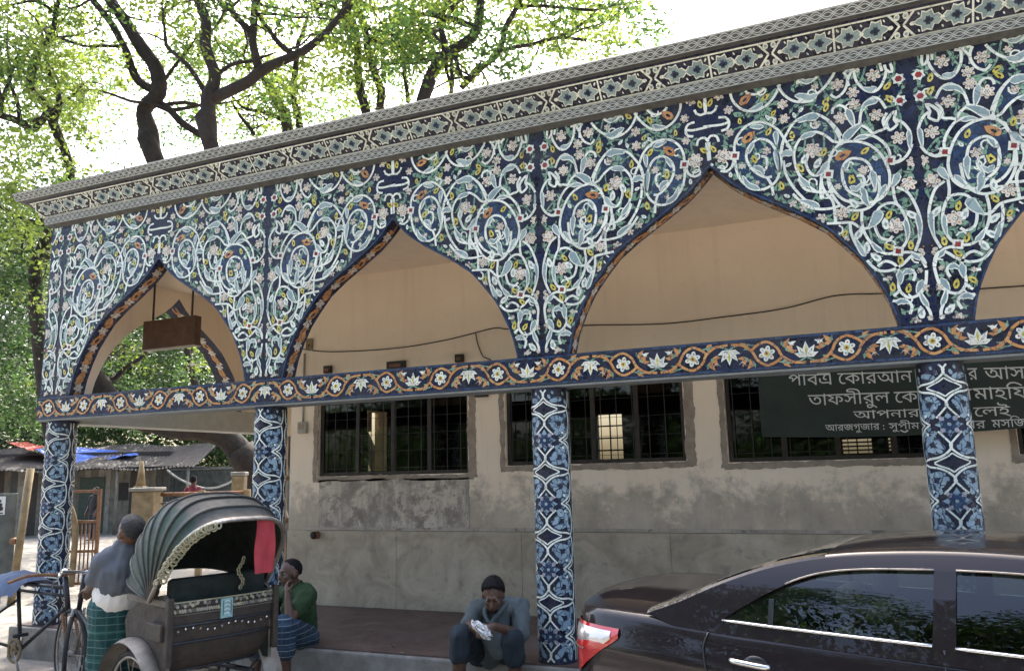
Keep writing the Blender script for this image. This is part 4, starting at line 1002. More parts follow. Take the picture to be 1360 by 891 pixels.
# hanging sign board in the porch
hy = .95; a = aty(195, 428, hy); b = aty(262, 458, hy)
hs = thing('hanging_sign', 'brown board hanging on two rods under the porch ceiling', 'sign', ((a.x + b.x) / 2, hy, b.z))
m = MB(); m.box((a.x, hy - .05, b.z), (b.x, hy + .05, a.z), 'sign_brown', .006); m.box((a.x - .004, hy - .054, b.z - .012), (b.x + .004, hy + .054, b.z - .001), 'plastic_grey', 0); m.build('board', hs)
for x in (a.x + .1, b.x - .1):
    m = MB(); m.tube([(x, hy, a.z - .005), (x, hy, 4.115)], .012, 'frame_brown', 8); m.build('rod', hs)

# ------------------------------------------------------------------ people
class Blob:
    def __init__(s): s.mb = MB()
    def limb(s, a, b, ra, rb, n=14):
        a, b = Vector(a), Vector(b); d = (b - a); L = d.length; k = 6
        pts = [a - d.normalized() * ra * math.cos(t) for t in (0.25, .7, 1.15)]; rs = [ra * math.sin(t) for t in (.25, .7, 1.15)]
        for i in range(k + 1): t = i / k; pts.append(a + d * t); rs.append(ra + (rb - ra) * t)
        pts += [b + d.normalized() * rb * math.cos(t) for t in (1.15, .7, .25)]; rs += [rb * math.sin(t) for t in (1.15, .7, .25)]
        s.mb.tube(pts, rs, 'skin', n); return s
    def chain(s, pts, rs):
        for (a, b), (ra, rb) in zip(zip(pts, pts[1:]), zip(rs, rs[1:])): s.limb(a, b, ra, rb)
        return s
    def ell(s, c, r, axes=None):
        """ellipsoid with radii r along the axes (three vectors)"""
        ax = Matrix([list(v) for v in axes]).transposed() if axes else Matrix.Identity(3)
        bm = bmesh.new(); bmesh.ops.create_uvsphere(bm, u_segments=18, v_segments=12, radius=1); bm.verts.index_update()
        s.mb.add([Vector(c) + ax @ Vector((v.co.x * r[0], v.co.y * r[1], v.co.z * r[2])) for v in bm.verts], [[v.index for v in f.verts] for f in bm.faces], 'skin', True); bm.free(); return s
    def mesh(s, name, mat, vox=.010, smooth=4, wr=0, seed=0, cut=None):
        me = bpy.data.meshes.new(name); me.from_pydata(s.mb.v, [], s.mb.f); me.update()
        o = bpy.data.objects.new(name, me); C.objects.link(o)
        r = o.modifiers.new('r', 'REMESH'); r.mode = 'VOXEL'; r.voxel_size = vox
        q = o.modifiers.new('s', 'SMOOTH'); q.factor = .5; q.iterations = smooth
        dg = bpy.context.evaluated_depsgraph_get(); dg.update()
        m2 = bpy.data.meshes.new_from_object(o.evaluated_get(dg)); bpy.data.objects.remove(o); bpy.data.meshes.remove(me)
        if wr:
            ns = [v.normal.copy() for v in m2.vertices]
            for v, n in zip(m2.vertices, ns):
                c = v.co; f = mnoise.noise(Vector((c.x * 14 + seed, c.y * 14, c.z * 7))) + .5 * mnoise.noise(Vector((c.x * 31, c.y * 31 + seed, c.z * 14)))
                v.co = c + n * (f * wr)
        if cut:
            bm = bmesh.new(); bm.from_mesh(m2); bmesh.ops.delete(bm, geom=[f for f in bm.faces if cut(f.calc_center_median())], context='FACES'); bm.to_mesh(m2); bm.free()
        m2.materials.clear(); m2.materials.append(M[mat]); m2.polygons.foreach_set('use_smooth', [True] * len(m2.polygons))
        o = bpy.data.objects.new(name, m2); C.objects.link(o); return o
def child(o, p):
    o.parent = p; return o
def head(b, c, fw, up, sc=1.0):
    """skull, jaw, nose, brow, lips, ears; c is the middle of the head"""
    c = Vector(c); f = Vector(fw).normalized(); u = Vector(up); u = (u - f * u.dot(f)).normalized(); r = f.cross(u)
    P = lambda x, y, z: c + (r * x + f * y + u * z) * sc
    b.ell(P(0, -.012, .028), (.074 * sc, .094 * sc, .088 * sc), (r, f, u)); b.ell(P(0, .028, -.045), (.056 * sc, .062 * sc, .066 * sc), (r, f, u)); b.ell(P(0, .062, -.088), (.026 * sc, .022 * sc, .02 * sc), (r, f, u))
    b.limb(P(0, .088, .012), P(0, .108, -.026), .009 * sc, .015 * sc); b.ell(P(0, .082, .034), (.05 * sc, .014 * sc, .01 * sc), (r, f, u)); b.ell(P(0, .086, -.058), (.024 * sc, .012 * sc, .010 * sc), (r, f, u))
    for q in (-1, 1):
        b.ell(P(q * .076, -.008, -.008), (.011 * sc, .02 * sc, .032 * sc), (r, f, u)); b.ell(P(q * .04, .06, -.02), (.02 * sc, .02 * sc, .02 * sc), (r, f, u))
    return P
def hand(b, wr, fwd, palm_n, sc=1.0, curl=.7, side=1):
    """palm with four unequal bent fingers and a thumb from the side of the palm"""
    w0 = Vector(wr); f = Vector(fwd).normalized(); n = Vector(palm_n); n = (n - f * n.dot(f)).normalized(); s_ = f.cross(n) * side
    P = lambda x, y, z: w0 + (s_ * x + f * y + n * z) * sc
    b.ell(P(0, .05, 0), (.038 * sc, .05 * sc, .016 * sc), (s_, f, n)); b.limb(w0, P(0, .03, 0), .024 * sc, .026 * sc)
    for i, L in enumerate((.066, .078, .072, .056)):
        x = -.030 + i * .020; a = P(x, .085, 0); c1 = curl * .9; c2 = curl * 1.7
        m1 = a + (f * math.cos(c1) + n * math.sin(c1)) * L * .55 * sc; m2 = m1 + (f * math.cos(c2) + n * math.sin(c2)) * L * .5 * sc
        b.limb(P(x * .8, .05, 0), a, .010 * sc, .0095 * sc); b.limb(a, m1, .0095 * sc, .0085 * sc); b.limb(m1, m2, .0085 * sc, .007 * sc)
    t0 = P(-.028, .025, .004); t1 = t0 + (s_ * -.7 + f * .6 + n * .45).normalized() * .04 * sc; t2_ = t1 + (f * .8 + n * .6 - s_ * .1).normalized() * .032 * sc
    b.limb(t0, t1, .012 * sc, .0105 * sc); b.limb(t1, t2_, .0105 * sc, .008 * sc)
def foot(b, an, fw, sc=1.0):
    a = Vector(an); f = Vector((fw[0], fw[1], 0)).normalized(); u = Vector((0, 0, 1)); r = f.cross(u)
    b.limb(a, a + f * -.03 * sc - u * .045 * sc, .036 * sc, .034 * sc); b.ell(a + f * .07 * sc - u * .05 * sc, (.042 * sc, .11 * sc, .026 * sc), (r, f, u))
    for i in range(5): b.limb(a + f * .13 * sc + r * (-.032 + i * .016) * sc - u * .058 * sc, a + f * (.185 - abs(i - 1) * .008) * sc + r * (-.036 + i * .018) * sc - u * .064 * sc, .011 * sc, .009 * sc)
def hair(c, fw, up, sc, mat, line=.2, thick=1.07):
    c = Vector(c); f = Vector(fw).normalized(); u = Vector(up); u = (u - f * u.dot(f)).normalized(); r = f.cross(u); m = MB()
    bm = bmesh.new(); bmesh.ops.create_uvsphere(bm, u_segments=52, v_segments=40, radius=1)
    kill = []
    for v in bm.verts:
        y, z, x = v.co.y, v.co.z, v.co.x
        if z < .14 * mnoise.noise(v.co * 5) + .10 * mnoise.noise(v.co * 13) - .05 - line * .5 - .9 * max(0, -y) + max(0, y) * 1.5 + .12 * (abs(x) > .8) * (y > -.3): kill.append(v)
    bmesh.ops.delete(bm, geom=kill, context='VERTS')
    for v in bm.verts:
        d = thick + .035 * mnoise.noise(v.co * 6) + .035 * mnoise.noise(v.co * 19)
        if v.is_boundary: d *= .90
        elif any(e.other_vert(v).is_boundary for e in v.link_edges): d *= .97
        v.co = Vector((v.co.x * .078 * d * sc, v.co.y * .10 * d * sc - .014 * sc, v.co.z * .094 * d * sc + .028 * sc))
    sd = bmesh.ops.solidify(bm, geom=bm.faces[:], thickness=.002); bm.verts.index_update()
    m.add([c + r * v.co.x + f * v.co.y + u * v.co.z for v in bm.verts], [[v.index for v in q.verts] for q in bm.faces], mat, True); bm.free()
    return m.build('hair')
def eyes(P, body):
    for q in (-1, 1):
        m = MB(); m.ball(P(q * .031, .068, .008), .0135, 'eye_white', n=10); m.ball(P(q * .031, .0785, .007), .0062, 'hair_black', n=8); child(m.build('eye'), body)

# man in the blue grey shirt on the veranda edge
def man_blue():
    b = Blob(); v = lambda x, y, D: at(x, y, D)
    pel, che, nk, hd = v(652, 863, 6.22), v(657, 828, 6.06), v(661, 803, 5.98), v(655, 790, 5.88)
    shL, shR, elL, elR = v(633, 808, 6.0), v(691, 804, 6.05), v(622, 827, 5.9), v(692, 842, 5.86)
    wrL, wrR = v(627, 833, 5.74), v(655, 831, 5.66)
    hpL, hpR, knL, knR, anL, anR = v(637, 865, 6.22), v(668, 865, 6.22), v(611, 843, 5.72), v(682, 848, 5.74), v(609, 926, 5.74), v(686, 927, 5.76)
    cf = (CAM - hd); fw = Vector((cf.x - .9, cf.y, 0)).normalized() + Vector((0, 0, -.55)); up = Vector((0, 0, 1)) + Vector((fw.x, fw.y, 0)) * .5
    b.chain([pel, che, nk], [.11, .115, .058]); b.limb(nk, hd, .055, .05); b.chain([shL, nk], [.042, .045]); b.chain([shR, nk], [.042, .045])
    P = head(b, hd, fw, up, 1.0)
    b.chain([shL, elL, wrL], [.044, .040, .028]); b.chain([shR, elR, wrR], [.044, .040, .028])
    hold = v(640, 836, 5.60)
    hand(b, wrL, hold - wrL, Vector((1, 0, .1)), 1.0, .8, 1); hand(b, wrR, hold - wrR, Vector((-.6, -.2, -.5)), 1.0, .8, -1)
    b.chain([hpL, knL, anL], [.095, .062, .04]); b.chain([hpR, knR, anR], [.095, .062, .04]); foot(b, anL, (-.3, -1)); foot(b, anR, (.15, -1))
    body = b.mesh('person', 'skin', .0085, 4); body.location = (0, 0, 0)
    tag(body, 'man in a blue grey shirt hunched on the veranda edge over a silver packet', 'person')
    t = Blob(); t.chain([pel + Vector((0, 0, .0)), che, nk.lerp(che, .2)], [.15, .158, .092])
    for s_, sh, el in ((-1, shL, elL), (1, shR, elR)): t.chain([nk.lerp(che, .15), sh, sh.lerp(el, .95)], [.075, .068, .064])
    t.limb(che + Vector((.03, -.13, -.05)), v(662, 868, 5.85), .085, .05)
    child(t.mesh('shirt', 'shirt_bluegrey', .009, 3, .017, 1), body)
    col = Blob(); n0 = nk + Vector((-.01, -.02, .015)); 
    col.chain([n0 + Vector((-.075, .0, 0)), n0 + Vector((-.05, -.085, -.06)), n0 + Vector((-.01, -.115, -.12))], [.022, .02, .012]); col.chain([n0 + Vector((.085, .01, 0)), n0 + Vector((.055, -.08, -.06)), n0 + Vector((.015, -.115, -.12))], [.022, .02, .012])
    child(col.mesh('collar', 'shirt_bluegrey', .008, 3, .003, 2), body)
    q = Blob()
    for hp, kn, an in ((hpL, knL, anL), (hpR, knR, anR)): q.chain([hp, kn, kn.lerp(an, .30)], [.104, .074, .08])
    q.limb(hpL, hpR, .11, .11); child(q.mesh('trousers', 'trousers_dark', .009, 3, .016, 3), body)
    child(hair(hd, fw, up, 1.03, 'hair_black', .62, 1.14), body); eyes(P, body)
    m = MB(); m.ball(P(0, .06, -.085), .03, 'hair_black', (1.3, .8, .9), 10); child(m.build('beard'), body)
    m = MB(); bm = bmesh.new(); bmesh.ops.create_icosphere(bm, subdivisions=3, radius=1); bm.verts.index_update()
    rr = random.Random(4)
    m.add([hold + Vector((k.co.x * .075, k.co.y * .035, k.co.z * .045 - k.co.x * .04)) * (1 + rr.uniform(-.2, .2)) for k in bm.verts], [[k.index for k in f.verts] for f in bm.faces], 'foil', False); bm.free()
    tag(m.build('foil_packet'), 'crumpled silver packet held between the hands of the seated man', 'packet')
man_blue()

def man_green():
    b = Blob(); v = lambda x, y, D: at(x, y, D)
    pel, che, nk, hd = v(400, 842, 7.05), v(397, 806, 6.98), v(392, 778, 6.93), v(385, 761, 6.88)
    shN, shF = v(409, 790, 6.80), v(374, 790, 7.05)
    elN, wrN = v(385, 822, 6.55), v(382, 790, 6.62); elF, wrF = v(350, 806, 6.95), v(337, 812, 6.85)
    hpN, hpF, knN, knF = v(406, 846, 6.95), v(388, 843, 7.1), v(377, 831, 6.50), v(345, 836, 6.72)
    anN, anF = v(380, 900, 6.52), v(338, 899, 6.70)
    fw = Vector((-.42, -.90, -.08)); up = Vector((0, 0, 1))
    b.chain([pel, che, nk], [.11, .115, .056]); b.limb(nk, hd, .052, .05); b.limb(shN, nk, .042, .045); b.limb(shF, nk, .042, .045)
    P = head(b, hd, fw, up, .98)
    b.chain([shN, elN, wrN], [.052, .042, .027]); b.chain([shF, elF, wrF], [.05, .042, .027])
    hand(b, wrN, v(379, 772, 6.68) - wrN, Vector((.3, .6, .1)), .95, .75, 1); hand(b, wrF, Vector((-.8, -.3, -.35)), Vector((0, 0, -1)), .95, .5, 1)
    b.chain([hpN, knN, anN], [.095, .062, .04]); b.chain([hpF, knF, anF], [.095, .062, .04]); foot(b, anN, (-.5, -.85)); foot(b, anF, (-.9, -.5))
    body = b.mesh('person', 'skin', .0085, 4)
    tag(body, 'man in a green shirt sitting by the column with one hand at his mouth', 'person')
    t = Blob(); t.chain([pel + Vector((0, 0, -.02)), che, nk.lerp(che, .15)], [.15, .155, .088])
    t.chain([nk.lerp(che, .2), shN, shN.lerp(elN, .55)], [.085, .085, .08]); t.chain([nk.lerp(che, .2), shF, shF.lerp(elF, .9)], [.085, .08, .075])
    child(t.mesh('shirt', 'shirt_green', .009, 3, .016, 5), body)
    q = Blob()
    for hp, kn, an in ((hpN, knN, anN), (hpF, knF, anF)): q.chain([hp, kn, kn.lerp(an, .42)], [.12, .095, .10])
    q.limb(hpN, hpF, .12, .12); child(q.mesh('lungi', 'lungi_blue', .011, 4, .012, 6), body)
    child(hair(hd, fw, up, .98, 'hair_black', .0, 1.03), body); eyes(P, body)
    for an, d in ((anN, Vector((-.5, -.85, 0))), (anF, Vector((-.9, -.5, 0)))):
        m = MB(); d.normalize(); r = d.cross(Vector((0, 0, 1))); c = an + d * .055; c.z = an.z - .083
        m.box((-.045, -.13, -.012), (.045, .13, .008), 'rubber', .006, Matrix((( r.x, d.x, 0, c.x), (r.y, d.y, 0, c.y), (0, 0, 1, c.z), (0, 0, 0, 1)))); child(m.build('sandal'), body)
man_green()

def man_standing():
    b = Blob(); v = lambda x, y, D: at(x, y, D); DD = 5.42
    pel, che, nk, hd = v(152, 808, DD), v(161, 762, DD - .03), v(168, 727, DD - .04), v(173, 708, DD - .04)
    shL, shR = v(136, 744, DD - .10), v(197, 745, DD + .02); elL, wrL = v(124, 775, DD - .05), v(117, 783, DD + .22); elR, wrR = v(204, 785, DD), v(196, 812, DD + .25)
    hpL, hpR = v(138, 822, DD), v(164, 822, DD); gl = lambda x: at(x, 0, DD)
    fL = atz(132, 971, .085); 
    knL, knR = v(134, 890, DD - .02), v(168, 890, DD); anL, anR = v(131, 958, DD), v(168, 958, DD)
    fw = Vector((-.97, .22, .0)); up = Vector((.08, 0, 1))
    b.chain([pel, che, nk], [.11, .115, .056]); b.limb(nk, hd, .052, .05); b.limb(shL, nk, .042, .045); b.limb(shR, nk, .042, .045)
    P = head(b, hd, fw, up, 1.02)
    b.chain([shL, elL, wrL], [.044, .040, .028]); b.chain([shR, elR, wrR], [.044, .040, .028])
    hand(b, wrL, Vector((-.7, .6, -.1)), Vector((0, 0, -1)), 1.0, 1.0, -1); hand(b, wrR, Vector((-.3, .8, -.4)), Vector((0, 0, -1)), 1.0, .6, 1)
    b.chain([hpL, knL, anL], [.09, .06, .04]); b.chain([hpR, knR, anR], [.09, .06, .04]); foot(b, anL, fw); foot(b, anR, fw)
    body = b.mesh('person', 'skin', .009, 4)
    tag(body, 'grey haired man seen from behind in a slate shirt and teal checked lungi', 'person')
    t = Blob(); t.chain([pel.lerp(che, .55), che, nk.lerp(che, .1)], [.14, .165, .088])
    t.chain([nk.lerp(che, .2), shL, shL.lerp(elL, .75)], [.075, .07, .066]); t.chain([nk.lerp(che, .2), shR, shR.lerp(elR, .75)], [.075, .07, .066])
    child(t.mesh('shirt', 'shirt_slate', .009, 3, .016, 8), body)
    wst = Blob(); wst.limb(pel.lerp(che, .42), pel.lerp(che, .52), .158, .156); child(wst.mesh('waist_cloth', 'cloth_white', .01, 3, .008, 9, cut=None), body)
    q = Blob(); lo = (anL + anR) / 2 + Vector((0, 0, .22)); q.chain([pel.lerp(che, .2), pel, (pel + lo) / 2, lo], [.14, .165, .175, .18]); child(q.mesh('lungi', 'lungi_teal', .012, 4, .016, 10), body)
    child(hair(hd, fw, up, 1.04, 'hair_grey', .30, 1.03), body); eyes(P, body)
man_standing()

def far_person(px, D, ground, lab, shirt, legs, fw, top=1.62, sit=False):
    o = at(px, 640, D); o.z = ground; b = Blob(); s_ = top / 1.65
    p = lambda x, y, z: o + Vector((x, y, z)) * s_
    b.chain([p(0, 0, .9), p(0, 0, 1.15), p(0, 0, 1.38)], [.12, .13, .06]); b.limb(p(0, 0, 1.38), p(0, 0, 1.5), .05, .05); head(b, p(0, .0, 1.53), fw, (0, 0, 1), s_)
    for q in (-1, 1):
        b.chain([p(q * .17, 0, 1.33), p(q * .22, -.03, 1.06), p(q * .2, -.14, .86)], [.05, .042, .03]); hand(b, p(q * .2, -.14, .86), (0, -.3, -1), (-q, 0, 0), s_, .5, q)
        if sit: b.chain([p(q * .09, 0, .9), p(q * .12, -.36, .78), p(q * .1, -.22, .36 + .1 * q)], [.09, .06, .04]); foot(b, p(q * .1, -.22, .36 + .1 * q), (0, -1), s_)
        else: b.chain([p(q * .09, 0, .88), p(q * .1, 0, .48), p(q * .1, 0, .09)], [.09, .06, .04]); foot(b, p(q * .1, 0, .09), (0, -1), s_)
    body = b.mesh('person', 'skin', .016, 3); tag(body, lab, 'person')
    t = Blob(); t.chain([p(0, 0, .88), p(0, 0, 1.15), p(0, 0, 1.36)], [.14, .155, .09])
    for q in (-1, 1): t.limb(p(q * .17, 0, 1.33), p(q * .21, -.02, 1.1), .07, .065)
    child(t.mesh('shirt', shirt, .016, 3, .01), body)
    t = Blob()
    for q in (-1, 1):
        if sit: t.chain([p(q * .09, 0, .9), p(q * .12, -.36, .78), p(q * .1, -.24, .46)], [.11, .085, .07])
        else: t.chain([p(q * .09, 0, .88), p(q * .1, 0, .48), p(q * .1, 0, .14)], [.11, .085, .075])
    child(t.mesh('trousers', legs, .016, 3, .01), body)
    child(hair(p(0, 0, 1.53), fw, (0, 0, 1), s_, 'hair_black', .1), body)
far_person(257, 17, .28, 'distant rider in a maroon shirt beyond the railing, seen from behind', 'shirt_maroon', 'trousers_dark', (-.5, .8, 0), 1.55, True)
far_person(128, 24, -.0, 'distant standing figure in black behind the iron gate', 'shirt_black', 'trousers_dark', (0, -1, 0), 1.6)

# ------------------------------------------------------------------ cycle rickshaw seen from behind
VF = Vector((FWD.x, FWD.y, 0)).normalized(); VR = Vector((VF.y, -VF.x, 0))
def wheel(root, c, axis, R, name='wheel', spokes=18, tyre='rubber'):
    c = Vector(c); ax = Vector(axis).normalized(); m = MB(); m.ring(c, ax, R - .018, .018, tyre, 40, 8); o = m.build(name, root)
    r = MB(); r.ring(c, ax, R - .042, .010, 'steel_worn', 40, 6); r.build('rim', o)
    h = MB(); h.tube([c - ax * .05, c + ax * .05], .028, 'steel_worn', 12); h.build('hub', o)
    s_ = MB(); a = ax.orthogonal().normalized(); b = ax.cross(a)
    for i in range(spokes):
        th = 2 * PI * i / spokes; d = a * math.cos(th) + b * math.sin(th); s_.tube([c + ax * (.035 if i % 2 else -.035), c + d * (R - .046)], .0022, 'steel_worn', 4, False)
    s_.build('spokes', o); return o
RIM = .355
def rickshaw():
    wl_, wr_ = at(177, 841, 4.86), at(335, 812, 5.57); wl_.z = wr_.z = 0
    mid = (wl_ + wr_) / 2; ax = (wr_ - wl_); tr = ax.length; ax.normalize(); ax = Matrix.Rotation(math.radians(-8), 3, 'Z') @ ax; fwd = Vector((-ax.y, ax.x, 0))      # heading: left of the axle direction
    root = thing('cycle_rickshaw', 'old cycle rickshaw with ribbed dark hood and red cloth, seen from behind', 'rickshaw', mid)
    mid = mid - ax * .03; WS = .86
    Pt = lambda s_, f, z: mid + ax * (s_ * WS) + fwd * f + Vector((0, 0, z))          # s to its right, f ahead, z up
    mt = lambda: Matrix(((ax.x * WS, fwd.x, 0, mid.x), (ax.y * WS, fwd.y, 0, mid.y), (0, 0, 1, 0), (0, 0, 0, 1)))
    HW = .36
    for q in (-1, 1):
        wheel(root, Pt(q * tr / 2, 0, RIM), ax, RIM)
        m = MB(); n = 26                                   # mudguard: a curved band over the wheel
        rows = []
        for i in range(n + 1):
            th = math.radians(-8 + 172 * i / n); rr = RIM + .075
            rows.append([Pt(q * tr / 2 + dx, math.cos(th) * (rr - abs(dx) * .30), RIM + math.sin(th) * (rr - abs(dx) * abs(dx) * 4)) for dx in (-.075, -.07, -.035, 0, .035, .07, .075)])
        m.sheet(rows, 'mudguard_grey'); m.sheet([[p + (Pt(q * tr / 2, 0, RIM) - p).normalized() * .006 for p in r] for r in rows[::-1]], 'mudguard_grey')
        for th in (35, 140):
            a = math.radians(th); m.tube([Pt(q * (tr / 2 - .06), 0, RIM), Pt(q * (tr / 2 - .06), math.cos(a) * (RIM + .06), RIM + math.sin(a) * (RIM + .06))], .006, 'steel_dark', 6)
        m.build('mudguard', root)
    m = MB(); m.tube([Pt(-tr / 2 - .04, 0, RIM), Pt(tr / 2 + .04, 0, RIM)], .016, 'steel_dark', 10)
    for q in (-1, 1):
        m.tube([Pt(q * .30, -.32, .52), Pt(q * .30, .1, .50), Pt(q * .28, .8, .46), Pt(q * .06, 1.35, .42)], .017, 'steel_dark', 8)
        m.tube([Pt(q * .30, 0, RIM), Pt(q * .30, 0, .56)], .014, 'steel_dark', 8); m.tube([Pt(q * .30, -.28, .52), Pt(q * .36, -.1, RIM + .01)], .010, 'steel_dark', 6)
    m.build('chassis', root)
    # body: tub with a bellied back panel
    m = MB(); rows = []
    zs_ = [.56, .60, .68, .78, .88, .97, 1.02]; fs_ = [-.16, -.27, -.35, -.39, -.405, -.41, -.41]; ws_ = [.30, .34, .375, .395, .405, .41, .41]
    for z, f, wd in zip(zs_, fs_, ws_):
        rows.append([Pt(s_ * wd, f - .025 * (1 - s_ * s_), z + (.05 * s_ * s_ if z < .6 else 0)) for s_ in [i / 8 - 1 for i in range(17)]])
    m.sheet(rows, 'wood_dark'); m.sheet([[p + fwd * .025 for p in r] for r in rows[::-1]], 'wood_dark')
    for r_ in (rows[1], rows[3], rows[4]):
        m.tube([p - fwd * .004 for p in r_], .008, 'steel_dark', 6)
    for i in range(14): m.ball(Pt(-.34 + .68 * i / 13, -.437 + .022 * ((-.34 + .68 * i / 13) / .4) ** 2, .852 + .012 * math.sin(i)), .009, 'chrome' if i % 3 else 'steel_worn', n=8)
    bk = m.build('back_panel', root)
    m = MB()
    o = Orn(m, lambda u, v, h: Pt(u, -.44 + .025 * (u / .41) ** 2 - h * 2, v))
    rr = random.Random(3)
    for i in range(46):
        u = -.385 + .77 * i / 45
        if abs(u) < .05: continue
        o.disc(u, 1.0 + .006 * math.sin(i * 2.1), .012, rr.choice(['brass', 'wood_grey', 'wood_grey', 'steel_dark', 'steel_worn']), 1, 6); o.disc(u, .967, .009, rr.choice(['wood_grey', 'steel_worn', 'brass']), 1, 6, 1, 1.6, rr.random())
    o.ribbon([(-.39, 1.018), (.39, 1.018)], .008, 'brass', .5); o.ribbon([(-.39, .945), (.39, .945)], .006, 'wood_grey', .5)
    m.build('painted_border', bk)
    m = MB(); mm = mt(); m.box((-.045, -.452, .895), (.045, -.436, 1.012), 'plate_blue', .003, mm)
    o = Orn(m, lambda u, v, h: Pt(u, -.4525 - h, v))
    for i in range(4): o.ribbon([(-.02, .92 + i * .024), (0, .928 + i * .024), (.02, .918 + i * .024)], .006, 'notice_white', 1); o.ribbon([(-.03, .91), (-.03, 1.0)], .004, 'wood_dark', 1); o.ribbon([(.03, .91), (.03, 1.0)], .004, 'wood_dark', 1)
    m.build('number_plate', bk)
    # sides, arm rests and seat
    for q in (-1, 1):
        m = MB(); prof_ = [(-.40, .60), (-.40, 1.02), (-.32, 1.06), (-.05, 1.02), (.18, .92), (.22, .86), (.14, .60)]
        a = [Pt(q * .40, f, z) for f, z in prof_]; b2 = [Pt(q * .375, f, z) for f, z in prof_]; n = len(prof_)
        m.add(a, [tuple(range(n))], 'wood_dark'); m.add(b2, [tuple(range(n))[::-1]], 'hood_lining'); m.add(a + b2, [(i, (i + 1) % n, n + (i + 1) % n, n + i) for i in range(n)], 'wood_grey')
        m.box((-.03, -.40, 1.0) if False else (q * .385 - .022, -.42, .99), (q * .385 + .022, .20, 1.03), 'wood_grey', .006, mt()) ; m.build('side_panel', root)
        m = MB(); m.box((q * .405 - .022, -.445, .66), (q * .405 + .022, -.40, 1.05), 'wood_dark', .008, mt()); m.box((q * .42 - .03, -.40, .80), (q * .42 + .03, -.2, .90), 'wood_dark', .008, mt()); m.build('corner_post', root)
    m = MB(); m.box((-.37, -.34, .78), (.37, .20, .90), 'hood_lining', .03, mt()); m.build('seat', root)
    m = MB(); m.box((-.37, -.36, .90), (.37, -.28, 1.15), 'hood_lining', .03, mt()); m.build('seat_back', root)
    m = MB(); m.box((-.36, .22, .42), (.36, .75, .45), 'wood_grey', .004, mt()); m.build('footboard', root)
    # hood: cloth over hoops that fan out from the arm rests
    K = 9; ang = [math.radians(a) for a in (-41, -29, -15, 0, 16, 32, 48, 64, 80)]       # lean from upright, minus = backwards
    HR, HS = .63, .445
    def hoop(a, puff=0.0, n=28, inner=0.0):
        r = []
        for i in range(n + 1):
            t = PI * i / n; c_, s2 = math.cos(t), math.sin(t)
            x = -HS * math.copysign(abs(c_) ** .62, c_); h = (HR + puff - inner) * (abs(s2) ** .58); x *= (1 + (puff - inner) * .7)
            f = math.sin(a) * h; z = math.cos(a) * h
            r.append(Pt(x, -.22 + f, 1.02 + z))
        return r
    m = MB(); rows = []
    for i in range(K - 1):
        for j in range(4):
            t = j / 4; a = ang[i] + (ang[i + 1] - ang[i]) * t; rows.append(hoop(a, -.022 * math.sin(PI * t) + .003 * math.sin(i * 2.3)))
    rows.append(hoop(ang[-1]))
    nr = len(rows)
    for i in range(nr - 1):
        for j in range(28):
            m.add([rows[i][j], rows[i][j + 1], rows[i + 1][j + 1], rows[i + 1][j]], [(0, 3, 2, 1)], 'hood_green' if (j < 9 or j > 18) else 'hood_grey', True)
    hd_ = m.build('hood', root)
    me = hd_.data; bm = bmesh.new(); bm.from_mesh(me); bmesh.ops.remove_doubles(bm, verts=bm.verts[:], dist=.0004); bm.to_mesh(me); bm.free()
    m = MB(); m.sheet([[p + (Pt(0, -.22, 1.1) - p).normalized() * .012 for p in r] for r in rows], 'hood_lining'); m.build('lining', hd_)
    for i, a in enumerate(ang):
        m = MB(); m.tube(hoop(a, .004, 28), .0075 if i else .015, 'hood_grey' if i else 'steel_worn', 8); m.build('hoop', hd_)
    m = MB()                                                     # stamped border band along the rear hoop
    q = hoop(ang[0] - .02, .012, 120)[34:]; m.tube(q, [.009 + .005 * (i % 2) for i in range(len(q))], 'steel_worn', 8)
    m.build('hood_trim', hd_)
    m = MB(); q = hoop(ang[0] - .05, .012, 60); rr = random.Random(8)
    for i, p in enumerate(q[2:24]):
        for d in (-1, 1):
            c_ = p + ax * d * .018 - fwd * .012 + Vector((rr.uniform(-.006, .006),) * 3); m.ring(c_, -fwd + ax * rr.uniform(-.5, .5) + Vector((0, 0, rr.uniform(-.3, .5))), .017, .006, 'brass', 10, 5)
    m.build('bead_garland', hd_); m = MB()
    for i in range(9): m.ring(Pt(.13 + .02 * math.sin(i), -.40, 1.06 + .022 * i), -fwd + ax * .4, .012, .005, 'brass', 10, 5)
    m.build('bead_string', hd_)
    m = MB(); q = hoop(ang[0], -.02, 60); top = q[34]; rowsr = []                    # red cloth hung from the rear hoop
    for j in range(9): rowsr.append([top + ax * (s_ * .066) + Vector((0, 0, -.32 * j / 8 + .005)) - fwd * (.02 + .012 * math.sin(s_ * 5 + j * .7)) for s_ in (-1, -.6, -.2, .2, .6, 1)])
    m.sheet(rowsr, 'cloth_red'); m.sheet([[p + fwd * .004 for p in r] for r in rowsr[::-1]], 'cloth_red'); m.build('red_cloth', hd_)
    # front half of the cycle: frame, saddle, fork, wheel, handlebar
    m = MB(); m.tube([Pt(0, 1.35, .42), Pt(0, 1.42, .86)], .016, 'steel_dark', 8); m.tube([Pt(0, 1.42, .82), Pt(0, 1.95, .86)], .016, 'steel_dark', 8); m.tube([Pt(0, 1.35, .42), Pt(0, 1.98, .70)], .016, 'steel_dark', 8); m.tube([Pt(0, 1.35, .42), Pt(0, .05, RIM)], .014, 'steel_dark', 8)
    m.tube([Pt(0, 1.92, 1.0), Pt(0, 2.0, .72)], .02, 'steel_dark', 8)
    for q in (-1, 1): m.tube([Pt(q * .05, 2.0, .72), Pt(q * .055, 2.12, RIM)], .012, 'steel_worn', 8)
    m.build('cycle_frame', root); wheel(root, Pt(0, 2.12, RIM), ax, RIM)
